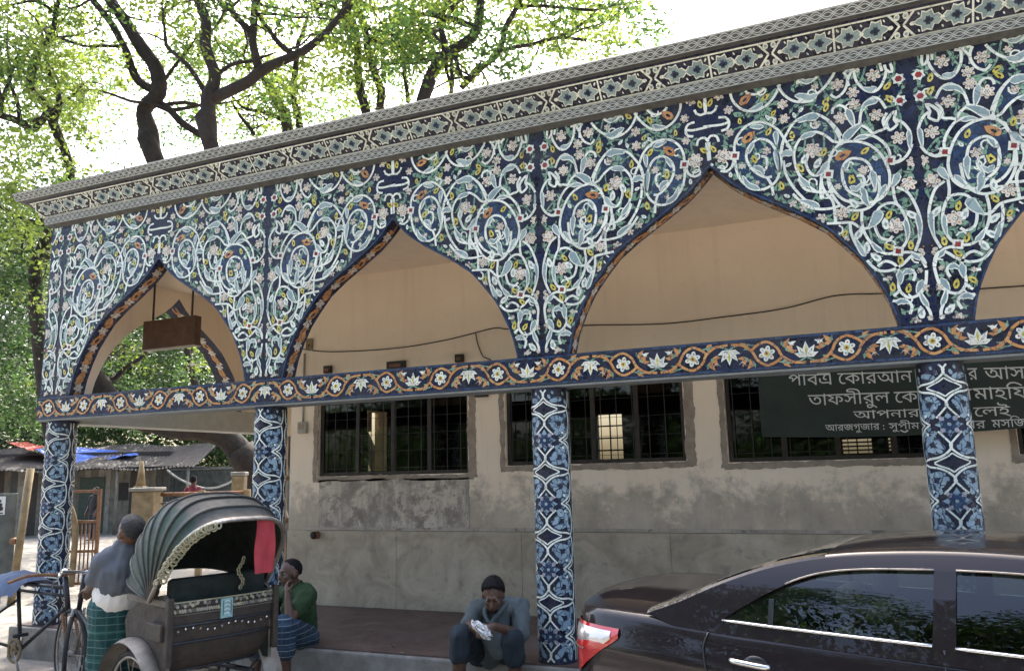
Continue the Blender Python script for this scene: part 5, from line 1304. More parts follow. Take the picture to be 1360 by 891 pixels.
    m = MB(); m.tube(catmull([Pt(-.30, 1.72, 1.02), Pt(-.22, 1.86, 1.04), Pt(0, 1.92, 1.02), Pt(.22, 1.86, 1.04), Pt(.30, 1.72, 1.02)], .03), .012, 'chrome', 8); m.build('handlebar', root)
    m = MB(); m.ball(Pt(0, 1.40, .92), .13, 'rubber', (.75, 1, .35)); m.build('saddle', root)
rickshaw()

# the second rickshaw's cycle at the left edge of the picture
def cycle_left():
    D = 7.0; ch = at(28, 848, D); ch.z = .30; hdl = at(92, 768, 6.75); fwd = Vector((hdl.x - ch.x, hdl.y - ch.y, 0)).normalized(); sd = Vector((fwd.y, -fwd.x, 0))
    root = thing('rickshaw_cycle', 'black rickshaw cycle frame with covered blue seat at the far left', 'rickshaw', (ch.x, ch.y, 0))
    Pt = lambda s_, f, z: Vector((ch.x, ch.y, 0)) + sd * s_ + fwd * f + Vector((0, 0, z))
    L = (Vector((hdl.x, hdl.y, 0)) - Vector((ch.x, ch.y, 0))).length
    m = MB()
    for a, b, r in (((0, 0, .30), (0, -.13, .92), .017), ((0, -.12, .86), (0, L - .04, .86), .016), ((0, -.11, .80), (0, L - .03, .79), .013), ((0, 0, .30), (0, L - .01, .70), .017), ((0, L - .06, .95), (0, L + .02, .66), .022), ((0, 0, .30), (0, -.9, .36), .014), ((0, -.1, .72), (0, -.9, .36), .011)): m.tube([Pt(*a), Pt(*b)], r, 'steel_dark', 8)
    fk = fwd * .9 + sd * .42
    for q in (-1, 1): m.tube([Pt(q * .05, L + .02, .66), Pt(q * .055, L + .14, RIM)], .013, 'rust', 8)
    m.tube([Pt(0, 0, .30), Pt(.04, .09, .44)], .012, 'chrome', 8); m.tube([Pt(.0, .10, .44), Pt(.12, .10, .44)], .016, 'rubber', 8); m.tube([Pt(.05, 0, .30), Pt(.06, .12, .12)], .010, 'steel_worn', 8)
    m.build('frame', root)
    m = MB(); m.ring(Pt(.05, 0, .30), sd, .095, .012, 'ochre', 30, 6); m.ring(Pt(.05, 0, .30), sd, .03, .014, 'ochre', 16, 6)
    for i in range(5): a = 2 * PI * i / 5; m.tube([Pt(.05, .02 * math.cos(a), .30 + .02 * math.sin(a)), Pt(.05, .095 * math.cos(a), .30 + .095 * math.sin(a))], .008, 'ochre', 6)
    m.build('chainring', root)
    wax = (VR * .95 + VF * .30).normalized()
    wheel(root, Pt(0, L + .14, RIM), wax, RIM, spokes=20)
    m = MB(); m.tube(catmull([Pt(.34, L - .30, .93), Pt(.28, L - .08, .99), Pt(0, L - .05, .97), Pt(-.28, L - .08, 1.0), Pt(-.34, L - .32, .95)], .03), .013, 'rust', 8)
    m.tube([Pt(0, L - .06, .94), Pt(0, L - .05, .98)], .018, 'rust', 8); m.tube(catmull([Pt(.1, L - .05, .93), Pt(.2, L + .12, .85), Pt(.1, L + .14, .7), Pt(.05, L + .1, .55)], .04), .005, 'cable', 6); m.build('handlebar', root)
    m = MB(); m.ball(Pt(.03, L + .0, 1.0), .04, 'chrome', (1, 1, .7), 12); m.build('bell', root)
    m = MB(); rows = []
    for i in range(13):
        t = i / 12; rows.append([Pt(-.22 + .44 * j / 10, -.42 + .62 * t, .90 + .07 * math.sin(PI * t) * (1 - ((j - 5) / 5) ** 2 * .7) + .02 * mnoise.noise(Vector((i * .5, j * .6, 0))) - .12 * abs((j - 5) / 5) ** 3) for j in range(11)])
    m.sheet(rows, 'cover_blue'); m.build('saddle_cover', root)
    m = MB(); rows = []
    for i in range(9): rows.append([Pt(.22 + .03 * math.sin(j * .9) * (i / 8), -.75 + .5 * j / 8, .86 - .52 * i / 8 + .02 * math.sin(j)) for j in range(9)])
    m.sheet(rows, 'cover_blue'); m.sheet([[p - sd * .006 for p in r] for r in rows[::-1]], 'cover_blue'); m.build('hanging_cover', root)
    # passenger half, outside the picture but part of the same thing
    m = MB(); m.box((ch.x - 1.6, ch.y - .4, .5), (ch.x - .85, ch.y + .4, .8), 'cover_blue', .05); m.build('passenger_seat', root)
cycle_left()

# ------------------------------------------------------------------ dark saloon car
def car():
    root = thing('parked_car', 'glossy black saloon car parked in front of the veranda, tail to the left', 'car')
    plan = [(-.07, 0), (-.065, .2), (-.055, .38), (-.035, .53), (.0, .645), (.06, .722), (.15, .768), (.28, .795), (.45, .815), (.7, .83), (1.0, .838), (1.4, .84), (1.8, .84), (2.2, .84), (2.6, .838), (3.0, .832), (3.4, .82), (3.8, .785), (4.05, .73), (4.22, .63), (4.33, .48), (4.38, .25), (4.4, 0)]
    dens = catmull([(a, b) for a, b in plan], .06)
    def shoulder(x):
        pts = [(-.05, 1.035), (.1, 1.05), (.5, 1.04), (.9, 1.01), (1.8, .985), (3.0, .945), (3.5, .90), (4.1, .80), (4.4, .70)]
        for (a, za), (b, zb) in zip(pts, pts[1:]):
            if x <= b: return za + (zb - za) * (x - a) / (b - a)
        return pts[-1][1]
    KZ = [(0, .86), (.06, .93), (.2, .985), (.42, 1.0), (.62, .998), (.74, .985), (.86, .962), (.95, .94), (1.0, .915)]
    def kz(t):
        for (a, ka), (b, kb) in zip(KZ, KZ[1:]):
            if t <= b: return ka + (kb - ka) * (t - a) / (b - a)
        return KZ[-1][1]
    def side(x, wd, z):
        zs = shoulder(x); t = (z - .2) / (zs - .2); k = kz(min(1, max(0, t)))
        crease = .010 * math.exp(-((t - .80) / .045) ** 2) - .006 * math.exp(-((t - .70) / .05) ** 2)
        end = -.07 * t * t if x > 2 else .045 * t * t if x < .25 else 0
        return Vector((x + end * (1 - min(1, wd / .84)) if False else x + (end if wd < .75 else 0) * (1 - wd / .75), -(wd * k + (crease if wd > .5 else crease * .5)), z))
    rows = []
    tz = [0, .03, .07, .12, .2, .3, .4, .5, .58, .64, .68, .72, .76, .80, .84, .88, .92, .96, 1.0]
    for p in dens:
        x, wd = p.x, max(0, p.y); zs = shoulder(x); r = [side(x, wd, .2 + (zs - .2) * t) for t in tz]
        e = r[-1]; crown = .035 if x > 3.2 else .055 if x < .7 else .04
        for c_ in (.97, .9, .78, .6, .4, .2): r.append(Vector((e.x, e.y * c_, e.z + crown * (1 - c_ ** 4))))
        r.append(Vector((e.x, 0, e.z + crown)))
        rows.append(r + [Vector((q.x, -q.y, q.z)) for q in r[-2::-1]])
    m = MB(); m.sheet(rows, 'car_paint'); body = m.build('body', root)
    md = bmesh.new(); md.from_mesh(body.data); bmesh.ops.remove_doubles(md, verts=md.verts[:], dist=.0005)
    # open the cabin under the glasshouse
    kill = [f for f in md.faces if .75 < f.calc_center_median().x < 3.05 and abs(f.calc_center_median().y) < .70 and f.calc_center_median().z > .92]
    bmesh.ops.delete(md, geom=kill, context='FACES'); bmesh.ops.recalc_face_normals(md, faces=md.faces[:]); md.to_mesh(body.data); md.free()
    # glasshouse
    yz = lambda z: .772 - (z - 1.0) * .40 - max(0, z - 1.15) ** 2 * .9
    roofl = catmull([(.46, 1.055), (.62, 1.115), (.82, 1.205), (1.05, 1.285), (1.28, 1.332), (1.52, 1.350), (1.85, 1.355), (2.2, 1.338), (2.5, 1.295), (2.85, 1.19), (3.15, 1.05), (3.30, .965)], .05)
    outer = [Vector((p.x, p.y, 0)) for p in roofl] + [Vector((x, shoulder(x) - .02, 0)) for x in (3.2, 2.8, 2.4, 2.0, 1.6, 1.2, .8, .6)]
    rearw = catmull([(.84, 1.058), (.92, 1.11), (1.02, 1.168), (1.15, 1.232), (1.28, 1.272), (1.45, 1.293), (1.715, 1.303)], .03) + [Vector(p) for p in ((1.71, 1.2), (1.705, 1.1), (1.70, 1.035), (1.45, 1.04), (1.2, 1.046), (1.0, 1.052))]
    frontw = [Vector(p) for p in ((1.78, 1.033), (1.785, 1.1), (1.79, 1.2), (1.795, 1.303))] + catmull([(1.80, 1.304), (2.0, 1.302), (2.25, 1.287), (2.42, 1.26), (2.70, 1.17), (2.95, 1.06), (3.03, 1.005)], .03) + [Vector(p) for p in ((2.7, 1.01), (2.3, 1.02))]
    H = [[Vector((p.x, p.y, 0)) for p in rearw], [Vector((p.x, p.y, 0)) for p in frontw]]
    for q in (-1, 1):
        m = MB(); allp = outer + H[0] + H[1]; tri = tessellate_polygon([outer, H[0], H[1]])
        f3 = lambda p, d=0: Vector((p.x, q * (yz(p.y) - d), p.y))
        m.add([f3(p) for p in allp], [t if q < 0 else t[::-1] for t in tri], 'car_paint', False)
        for h in H:                                               # reveal of each opening
            n = len(h); m.add([f3(p) for p in h] + [f3(p, .022) for p in h], [(i, (i + 1) % n, n + (i + 1) % n, n + i) for i in range(n)], 'trim_black')
        m.build('pillar_frame', root)
        for h, nm in ((H[0], 'rear_door_glass'), (H[1], 'front_door_glass')):
            gm = MB(); tri = tessellate_polygon([h]); gm.add([f3(p, .018) for p in h], [t if q < 0 else t[::-1] for t in tri], 'car_glass', True); go = gm.build('side_window', root)
            cm = MB()
            bot = [p for p in h if p.y < 1.0595 and not 1.02 < p.y < 1.0335 or p.y < 1.034]; bot.sort(key=lambda p: p.x)
            cm.tube([f3(p, -.004) for p in catmull([(p.x, p.y - .004) for p in bot], .05)], .0062, 'chrome', 8); cm.build('belt_trim', go)
            tp = [p for p in h if (p.y > 1.065 and not (p.x > 1.69 and p.y < 1.25)) if nm[0] == 'r'] if nm[0] == 'r' else [p for p in h if p.y > 1.27]; tp.sort(key=lambda p: p.x)
            tv = MB(); rows_ = [[f3(Vector((p.x, p.y + .010, 0)), -.003) for p in tp], [f3(Vector((p.x, p.y - .006, 0)), -.016) for p in tp]]; 
            tv.tube([f3(Vector((p.x, p.y + .004, 0)), -.004) for p in tp if p.x > 1.1], .004, 'steel_worn', 6) ; tv.build('top_highlight', go)  # pale strip along the window top stands in for its highlight
        if True:
            dv = MB(); dv.box((1.045, -.002, 1.03), (1.068, .002, 1.155), 'trim_black', 0); 
            for i, (a, b, c_) in enumerate(dv.v): dv.v[i] = (a, q * (yz(c_) - .012 + b), c_)
            dv.build('quarter_bar', root)
    # roof and the two screens
    def roofrow(x, z, yo, inset, crown, n=16):
        return [Vector((x, -(yo - inset) * math.cos(PI * j / n), z + crown * (math.sin(PI * j / n) ** .7))) for j in range(n + 1)]
    R_ = [p for p in roofl if 1.27 <= p.x <= 2.52]
    m = MB(); m.sheet([roofrow(p.x, p.y, yz(p.y), 0, .040 + .012 * math.sin(PI * (p.x - 1.27) / 1.25)) for p in R_], 'car_paint'); m.build('roof', root)
    def screen(sel, name, x_lo, x_hi):
        rowsg = [roofrow(p.x, p.y, yz(p.y), 0, .040) for p in sel]; n = 16
        fr = [MB(), MB()]; gl = MB()
        for i in range(len(rowsg) - 1):
            for j in range(n):
                e = j == 0 or j == n - 1; (fr[j > 0] if e else gl).add([rowsg[i][j], rowsg[i][j + 1], rowsg[i + 1][j + 1], rowsg[i + 1][j]], [(0, 1, 2, 3)], 'car_paint' if e else 'car_glass', True)
        fr[0].build(name + '_frame', root); fr[1].build(name + '_frame', root); gl.build(name, root)
    screen([p for p in roofl if p.x <= 1.31], 'rear_window', 0, 0); screen([p for p in roofl if p.x >= 2.48], 'windscreen', 0, 0)
    # lamps
    def lamp(q):
        pl = [p for p in catmull([(a, b) for a, b in plan[2:9]], .02)]
        def strip(zt, zb, mat, s0, s1, off=.006, n=26):
            rows_ = []
            for i in range(n + 1):
                t = s0 + (s1 - s0) * i / n; ft = min(t, .999) * (len(pl) - 1); p = pl[int(ft)].lerp(pl[int(ft) + 1], ft - int(ft)); ra = []
                for j in range(7):
                    z = zb(t) + (zt(t) - zb(t)) * j / 6; v = side(p.x, p.y, z); kx = min(1, max(0, (p.x + .02) / .25)); nrm = Vector((-(1 - kx), -(.3 + .7 * kx), 0)).normalized()
                    bul = off + .008 * math.sin(PI * j / 6); v = v + nrm * bul; ra.append((v.x, v.y * (1 if q < 0 else -1), v.z))
                rows_.append(ra)
            mm = MB(); mm.sheet(rows_, mat); return mm
        top = lambda t: .995 - .03 * t; bt = lambda t: .742 + .185 * min(1, max(0, (t - .46) / .36))
        o = strip(top, bt, 'lamp_red', .20, .82).build('tail_lamp', root)
        strip(lambda t: top(t) - .016, lambda t: max(bt(t) + .02, .872 + .03 * t), 'lamp_clear', .22, .76, .0105).build('clear_lens', o)
        strip(lambda t: .862, lambda t: .855, 'chrome', .24, .56, .014).build('lens_bar', o)
    lamp(-1); lamp(1)
    for q in (-1, 1):
        m = MB(); m.ball((4.22, q * .55, .66), .1, 'lamp_clear', (.9, 1.5, .6)); m.build('headlight', root)
    # handles, gaps, wheels, mirrors, bumper
    for q in (-1, 1):
        for hx in (.98, 1.98):
            y = abs(side(hx, .838, .89).y); m = MB()
            m.tube(catmull([(hx - .085, q * (y + .004), .901), (hx - .07, q * (y + .030), .902), (hx, q * (y + .036), .897), (hx + .07, q * (y + .030), .891), (hx + .085, q * (y + .004), .890)], .015), .0125, 'chrome', 10); ho = m.build('door_handle', root)
            m = MB(); m.ball((hx + .02, q * (y - .006), .893), .055, 'trim_black', (1, .2, .62)); m.build('handle_cup', ho)
        for pts in ([(.76, .60), (.80, .70), (.80, .78), (.775, .86), (.76, .94), (.78, 1.0)], [(1.73, .30), (1.74, .6), (1.745, .8), (1.742, 1.02)], [(3.02, .3), (3.02, .7), (3.0, .95)]):
            m = MB(); cc = catmull(pts, .03); m.tube([(p.x, q * (abs(side(p.x, .836, p.y).y) + .0015), p.y) for p in cc], .0042, 'trim_black', 6); m.build('panel_gap', root)
        for wx in (.86, 3.5):
            wheel_c = Vector((wx, q * .74, .32)); m = MB(); m.ring(wheel_c, (0, 1, 0), .235, .085, 'rubber', 40, 12); wo = m.build('wheel', root)
            m = MB(); m.tube([wheel_c - Vector((0, .06, 0)), wheel_c + Vector((0, .06, 0))], .19, 'steel_worn', 28)
            for i in range(5): a = 2 * PI * i / 5; m.tube([wheel_c + Vector((0, q * .07, 0)), wheel_c + Vector((.17 * math.cos(a), q * .06, .17 * math.sin(a)))], .025, 'chrome', 6)
            m.build('rim', wo)
        m = MB(); m.ball((2.92, q * .93, 1.03), .1, 'car_paint', (.55, 1, .75)); m.tube([(2.95, q * .80, .99), (2.93, q * .90, 1.01)], .025, 'trim_black', 8); m.build('mirror', root)
    m = MB(); m.box((-.025, -.26, .70), (-.008, .26, .81), 'notice_white', .004); m.build('number_plate', root)
    if 0: m.tube(catmull([(.10, -.62, 1.085), (.08, -.4, 1.100), (.07, 0, 1.106), (.08, .4, 1.100), (.10, .62, 1.085)], .05), .012, 'car_paint', 8)
    for sx_, sy_ in ((1.35, -.36), (1.35, .36), (2.15, -.36), (2.15, .36)):
        m = MB(); m.box((sx_ - .10, sy_ - .24, .45), (sx_ + .06, sy_ + .24, 1.02), 'car_seat', .05); m.box((sx_ - .08, sy_ - .12, 1.05), (sx_ + .02, sy_ + .12, 1.20), 'car_seat', .04); m.tube([(sx_ - .03, sy_, 1.0), (sx_ - .03, sy_, 1.08)], .02, 'trim_black', 8); m.build('seat', root)
    m = MB(); m.box((.62, -.68, .40), (3.2, .68, .43), 'trim_black', 0); m.box((.60, -.66, .98), (1.0, .66, 1.03), 'trim_black', .01); m.box((2.75, -.66, .85), (3.2, .66, .98), 'trim_black', .03); m.build('cabin_trim', root)
    ph = math.radians(-13); root.location = (-.14, -1.17, 0); root.rotation_euler = (0, 0, ph)
car()

# ------------------------------------------------------------------ yard beyond the porch
VF = Vector((FWD.x, FWD.y, 0)).normalized(); VR = Vector((VF.y, -VF.x, 0))
def frame(px, D, yaw=0):
    o = at(px, 640, D); o.z = 0; a = math.radians(yaw); r = VR * math.cos(a) + VF * math.sin(a); f = VF * math.cos(a) - VR * math.sin(a)
    return Matrix(((r.x, f.x, 0, o.x), (r.y, f.y, 0, o.y), (0, 0, 1, 0), (0, 0, 0, 1)))
def pz(px, py, D): return at(px, py, D).z
def pw(p0, p1, D): return (p1 - p0) / FPX * D
# long shed with a tin roof, tarpaulins weighted on top
D = 27; fm = frame(0, D, 8); wdt = pw(-60, 215, D)
shed = thing('market_shed', 'long low grey shed with a rusty tin roof across the yard', 'shed', fm.translation)
m = MB(); x0 = pw(0, -120, D)
for i in range(40):
    a = x0 + i * .215; b = a + .207; rr_ = random.Random(i); m.box((a, 0, 0), (b, .06, 2.25 + rr_.uniform(-.02, .02)), rr_.choice(['wood_grey', 'wood_grey', 'concrete', 'hood_grey', 'wood_dark']), .004, fm)
m.build('wall', shed)
m = MB(); m.box((pw(0, 100, D), -.05, .02), (pw(0, 132, D), -.005, 1.9), 'hood_green', .01, fm); m.box((pw(0, 150, D), -.04, 1.1), (pw(0, 162, D), -.005, 1.7), 'dark_interior', .01, fm); m.build('door', shed)
m = MB(); nrow = 8; rows = []
xe = pw(0, 248, D)
for j in range(nrow + 1):
    t = j / nrow; rows.append([fm @ Vector((x0 - .2 + (xe - x0 + .4) * i / 160, -1.1 + 3.6 * t, pz(100, 624, D) - .02 + .95 * t + (.022 if i % 2 else -.022) + .05 * math.sin(i * .13))) for i in range(161)])
m.sheet(rows, 'tin_roof', False); m.sheet([[p - Vector((0, 0, .012)) for p in r] for r in rows[::-1]], 'tin_roof', False)
for i in range(5): xx = x0 + .4 + (xe - x0 - .4) * i / 4; m.tube([fm @ Vector((xx, -1.0, 0)), fm @ Vector((xx, -1.0, pz(100, 624, D)))], .05, 'wood_grey', 8)
m.build('roof', shed)
m = MB(); m.box((x0, -.9, pz(100, 624, D) + .0), (xe, 2.3, pz(100, 624, D) + .06), 'dark_interior', 0, fm); m.box((x0, .9, pz(60, 620, D)), (pw(0, 205, D), 2.2, pz(60, 600, D)), 'wood_dark', .02, fm); m.build('loft', shed)
def tarp(x0_, x1_, y0_, y1_, mat, lab, seed):
    m = MB(); rows = []; Dd = D - .3
    for j in range(11):
        t = j / 10; r = []
        for i in range(31):
            s_ = i / 30; px_ = x0_ + (x1_ - x0_) * s_; top = y0_(s_); bot = y1_(s_)
            P = fm @ Vector((pw(0, px_, Dd), .05 + 1.5 * t + .06 * mnoise.noise(Vector((s_ * 6, t * 3, seed))), 0)); P.z = pz(px_, bot + (top - bot) * t, Dd) + .05 * mnoise.noise(Vector((s_ * 9, t * 4, seed + 3)))
            r.append(P)
        rows.append(r)
    m.sheet(rows, mat); m.sheet([[p - Vector((0, 0, .01)) for p in r] for r in rows[::-1]], mat); tag(m.build('tarpaulin'), lab, 'tarpaulin')
tarp(40, 165, lambda s: 588 + 10 * s, lambda s: 596 + 16 * math.sin(PI * min(1, s * 1.1)) * .9 + 8 * s, 'tarp_blue', 'bright blue tarpaulin draped over the shed roof', 1)
tarp(2, 50, lambda s: 584 + 8 * s, lambda s: 586 + 16 * s, 'tarp_red', 'red tarpaulin strip lying on the shed roof at the left', 2)
# yard wall behind the railing
D2 = 31; fm2 = frame(200, D2, -4)
m = MB(); m.box((0, 0, 0), (pw(200, 420, D2), .25, pz(270, 624, D2)), 'concrete_dark', .02, fm2)
m.box((-.02, -.03, pz(270, 624, D2) + .002), (pw(200, 420, D2), .28, pz(270, 624, D2) + .10), 'concrete', .02, fm2)
m.box((pw(200, 225, D2), -.05, 0), (pw(200, 228, D2) + .1, -.002, 2.0), 'concrete_dark', .01, fm2)
tag(m.build('yard_wall'), 'dark mossy yard wall behind the railing and the distant rider', 'wall')
# gate: piers, leaves, railing
D3 = 13.0
def pier(px, w_, top, lab, spike=0):
    f3 = frame(px, D3); m = MB(); h = pz(px, top, D3); t_ = thing('gate_pier', lab, 'gate pier', f3.translation)
    m.box((-w_ / 2, -w_ / 2, -.1), (w_ / 2, w_ / 2, h), 'ochre', .02, f3); m.build('shaft', t_)
    m = MB(); m.box((-w_ / 2 - .04, -w_ / 2 - .04, h + .001), (w_ / 2 + .04, w_ / 2 + .04, h + .06), 'concrete', .02, f3); m.build('cap', t_)
    return f3
pier(197, .36, 652, 'ochre painted gate pier with a pale cap behind the standing man')
f4 = frame(187, D3 + .6); m = MB(); hz_ = pz(187, 612, D3 + .6); m.box((-.09, -.09, -.1), (.09, .09, pz(187, 645, D3 + .6)), 'ochre', .02, f4)
m.tube([f4 @ Vector((0, 0, pz(187, 645, D3 + .6))), f4 @ Vector((0, 0, hz_))], [.08, .025], 'ochre', 10); tag(m.build('spiked_post'), 'narrow ochre post ending in a pointed spike behind the gate pier', 'post')
f5 = frame(318, D3 + 2); m = MB(); m.box((-.12, -.1, -.1), (.12, .1, pz(318, 632, D3 + 2)), 'ochre', .02, f5); m.box((-.14, -.12, pz(318, 632, D3 + 2) + .001), (.14, .12, pz(318, 630, D3 + 2) + .05), 'concrete', .02, f5); tag(m.build('short_pier'), 'weathered ochre pier beside the second tiled column', 'gate pier')
f6 = frame(27, D3 - 1); m = MB(); m.tube([f6 @ Vector((0, 0, -.1)), f6 @ Vector((.14, 0, pz(33, 622, D3 - 1)))], .055, 'ochre', 10); m.tube([f6 @ Vector((-.02, -.05, .9)), f6 @ Vector((-.02, .05, .9))], .05, 'rust', 8); tag(m.build('timber_post'), 'leaning ochre timber post left of the first tiled column', 'post')
bd = thing('gate_board', 'dark sheet metal gate board with a white notice at the left edge', 'gate', frame(-20, D3 - .6).translation)
f7 = frame(-70, D3 - .6); m = MB(); m.box((0, 0, .15), (pw(-70, 24, D3 - .6), .05, pz(10, 655, D3 - .6)), 'concrete_dark', .01, f7); m.build('panel', bd)
m = MB(); m.box((pw(-70, -8, D3 - .6), -.008, pz(0, 683, D3 - .6)), (pw(-70, 10, D3 - .6), -.001, pz(0, 659, D3 - .6)), 'notice_white', 0, f7)
o = Orn(m, lambda u, v, h: f7 @ Vector((u, -.0085 - h, v)))
for i in range(3): o.disc(pw(-70, 4, D3 - .6) + .01 * (i - 1), pz(0, 665 + i * 5, D3 - .6), .022 + .008 * i, 'iron_black', 1, 8)
o.ribbon([(pw(-70, -4, D3 - .6), pz(0, 681, D3 - .6)), (pw(-70, 8, D3 - .6), pz(0, 681, D3 - .6))], .02, 'iron_black', 1); m.build('notice', bd)
ig = thing('iron_gate', 'open rusty iron gate leaf with bars and a curved ochre top rail', 'gate', frame(110, D3).translation)
f8 = frame(86, D3); wg = pw(86, 134, D3); ztg = pz(110, 650, D3)
m = MB()
for x in (0, wg): m.box((x - .025, -.025, .08), (x + .025, .025, ztg), 'rust', .004, f8)
for z in (.12, .62, pz(110, 694, D3), ztg - .05): m.box((.026, -.02, z), (wg - .026, .02, z + .045), 'rust', .004, f8)
m.build('gate_frame', ig)
m = MB(); n = 9
for i in range(1, n): x = wg * i / n; m.tube([f8 @ Vector((x, 0, .165)), f8 @ Vector((x, 0, pz(110, 694, D3)))], .012, 'rust', 6)
m.build('bars', ig)
m = MB(); m.tube(catmull([f8 @ Vector((0, -.05, ztg - .22)), f8 @ Vector((wg * .25, -.05, ztg - .28)), f8 @ Vector((wg * .42, -.05, ztg - .6)), f8 @ Vector((wg * .44, -.05, .7)), f8 @ Vector((wg * .42, -.05, .1))], .05), .05, 'ochre', 8); m.build('curved_rail', ig)
rl = thing('railing', 'ochre tube railing right of the gate pier beyond the rickshaw hood', 'railing', frame(230, D3).translation)
f9 = frame(208, D3 + .1); wr_ = pw(208, 330, D3); m = MB()
for k_, py in enumerate((656, 668, 700, 730)): m.tube([f9 @ Vector((0, 0, pz(235, py, D3))), f9 @ Vector((wr_, 0, pz(235, py, D3)))], .032 if k_ == 0 else .016, 'rust' if k_ == 0 else 'steel_worn', 8)
m.build('rails', rl); m = MB()
for x in (0, wr_ * .5, wr_): m.box((x - .05, -.04, -.1), (x + .05, .04, pz(235, 652, D3)), 'ochre', .008, f9)
m.build('posts', rl)
# the far rider's cycle
D4 = 17; f10 = frame(232, D4, 25); cy_ = thing('far_bicycle', 'distant bicycle ridden by the person in maroon beyond the railing', 'bicycle', f10.translation)
for x in (0, 1.05): wheel(cy_, f10 @ Vector((x, 0, .34)), f10.to_3x3() @ Vector((0, 1, 0)), .34, spokes=10)
m = MB()
for a, b in (((0, .34), (.35, .34)), ((.35, .34), (.25, .85)), ((.25, .8), (.9, .8)), ((.35, .34), (.9, .75)), ((.88, .95), (1.05, .34)), ((0, .34), (.25, .78))): m.tube([f10 @ Vector((a[0], 0, a[1])), f10 @ Vector((b[0], 0, b[1]))], .018, 'steel_dark', 8)
m.tube([f10 @ Vector((.86, -.28, 1.0)), f10 @ Vector((.86, .28, 1.0))], .015, 'steel_dark', 8); m.ball(f10 @ Vector((.25, 0, .88)), .12, 'rubber', (1, .7, .4)); m.build('frame', cy_)
# pale cable slung across the yard
m = MB(); m.tube(catmull([at(222, 624, 20), at(240, 637, 20), at(272, 648, 20), at(300, 643, 20), at(330, 622, 20), at(350, 600, 20)], .15), .025, 'cable_pale', 6); tag(m.build('cable'), 'pale cable sagging in front of the dark yard wall', 'cable')

# ------------------------------------------------------------------ trees
def leafcloud(name, clusters, mats, parent, size=(.06, .105), seed=0):
    """clusters: (centre, radius, count, material index); many small leaf faces on short sprays"""
    r = random.Random(seed); m = MB()
    vs = []; fs = []; mi = []
    for c, rad, n, k in clusters:
        done = 0
        n = int(n * 1.12); rad *= .84
        while done < n:
            d = Vector((r.gauss(0, 1), r.gauss(0, 1), r.gauss(0, .62))); d = d.normalized() * rad * (r.random() ** .45); base = c + d
            sp = size[1] * 1.15                                  # a loose spray of small leaves round a twig end
            for j in range(9):
                b0 = base + Vector((r.gauss(0, sp), r.gauss(0, sp), r.gauss(0, sp * .55)))
                ax = Vector((r.gauss(0, 1), r.gauss(0, 1), r.gauss(-.2, .6))).normalized(); nn = ax.orthogonal() + Vector((0, 0, r.uniform(.2, 1.5))); nn = (nn - ax * nn.dot(ax)).normalized(); sdv = ax.cross(nn)
                L = r.uniform(*size) * 1.25; w_ = L * r.uniform(.42, .62)
                o = len(vs); vs += [b0, b0 + ax * L * .5 + sdv * w_ * .5 - nn * L * .06, b0 + ax * L - nn * L * .15, b0 + ax * L * .5 - sdv * w_ * .5 - nn * L * .06]; fs.append((o, o + 1, o + 2, o + 3)); mi.append(k); done += 1
    me = bpy.data.meshes.new(name); me.from_pydata([tuple(v) for v in vs], [], fs)
    for q in mats: me.materials.append(M[q])
    me.polygons.foreach_set('material_index', mi); me.update()
    o = bpy.data.objects.new(name, me); C.objects.link(o)
    if parent is not None: o.parent = parent; o.matrix_parent_inverse = Matrix.Translation(-parent.location)
    return o
tr_ = random.Random(21)
def limbmesh(m, pts, D, dD=0, jit=True):
    """pts: (px, py, width in px); real limb at that distance"""
    n = len(pts); P = []; Rr = []
    for i, (x, y, w_) in enumerate(pts):
        d = D + dD * i / max(1, n - 1); P.append(at(x, y, d)); Rr.append(w_ / FPX * d / 2)
    q = catmull(P, .12); rs = []
    cum = [0]
    for a, b in zip(P, P[1:]): cum.append(cum[-1] + (b - a).length)
    acc = 0
    for i, p in enumerate(q):
        if i: acc += (p - q[i - 1]).length
        t = min(acc / cum[-1], 1) * cum[-1]; k = next((j for j in range(n - 1) if t <= cum[j + 1]), n - 2); f = (t - cum[k]) / max(1e-6, cum[k + 1] - cum[k]); rs.append((Rr[k] + (Rr[k + 1] - Rr[k]) * min(1, f)) * (1 + .12 * mnoise.noise(p * 3)))
    q = [p + Vector((mnoise.noise(p * 2.3), mnoise.noise(p * 2.3 + Vector((9, 0, 0))), mnoise.noise(p * 2.3 + Vector((0, 9, 0))))) * .05 for p in q]
    m.tube(q, rs, 'bark', 10); return P
def twigs(m, P0, n, L, r, seed):
    rr = random.Random(seed); tips = []
    for i in range(n):
        k = rr.randrange(max(1, len(P0) - 2), len(P0)) if len(P0) > 2 else len(P0) - 1
        a = P0[k - 1].lerp(P0[k], rr.random()); d = Vector((rr.gauss(0, 1), rr.gauss(0, .7), rr.gauss(.5, .6))).normalized(); p = [a]
        for j in range(5):
            d = (d + Vector((rr.gauss(0, .35), rr.gauss(0, .35), rr.gauss(.0, .3)))).normalized(); p.append(p[-1] + d * L / 5)
        q = catmull(p, .15); m.tube(q, [r * (1 - .85 * i / len(q)) for i in range(len(q))], 'bark', 5); tips.append(p[-1]); tips.append(p[3])
    return tips
def to_ground(P, r0, m, gnd=None):
    b = P[0].copy(); g_ = gnd if gnd is not None else Vector((b.x + .3, b.y + .2, -.1)); m.tube(catmull([g_, g_.lerp(b, .5) + Vector((.12, .08, 0)), b, P[1]], .25), [r0 * 1.5, r0 * 1.35] + [r0 * 1.15] * 100 if False else r0 * 1.15, 'bark', 12)
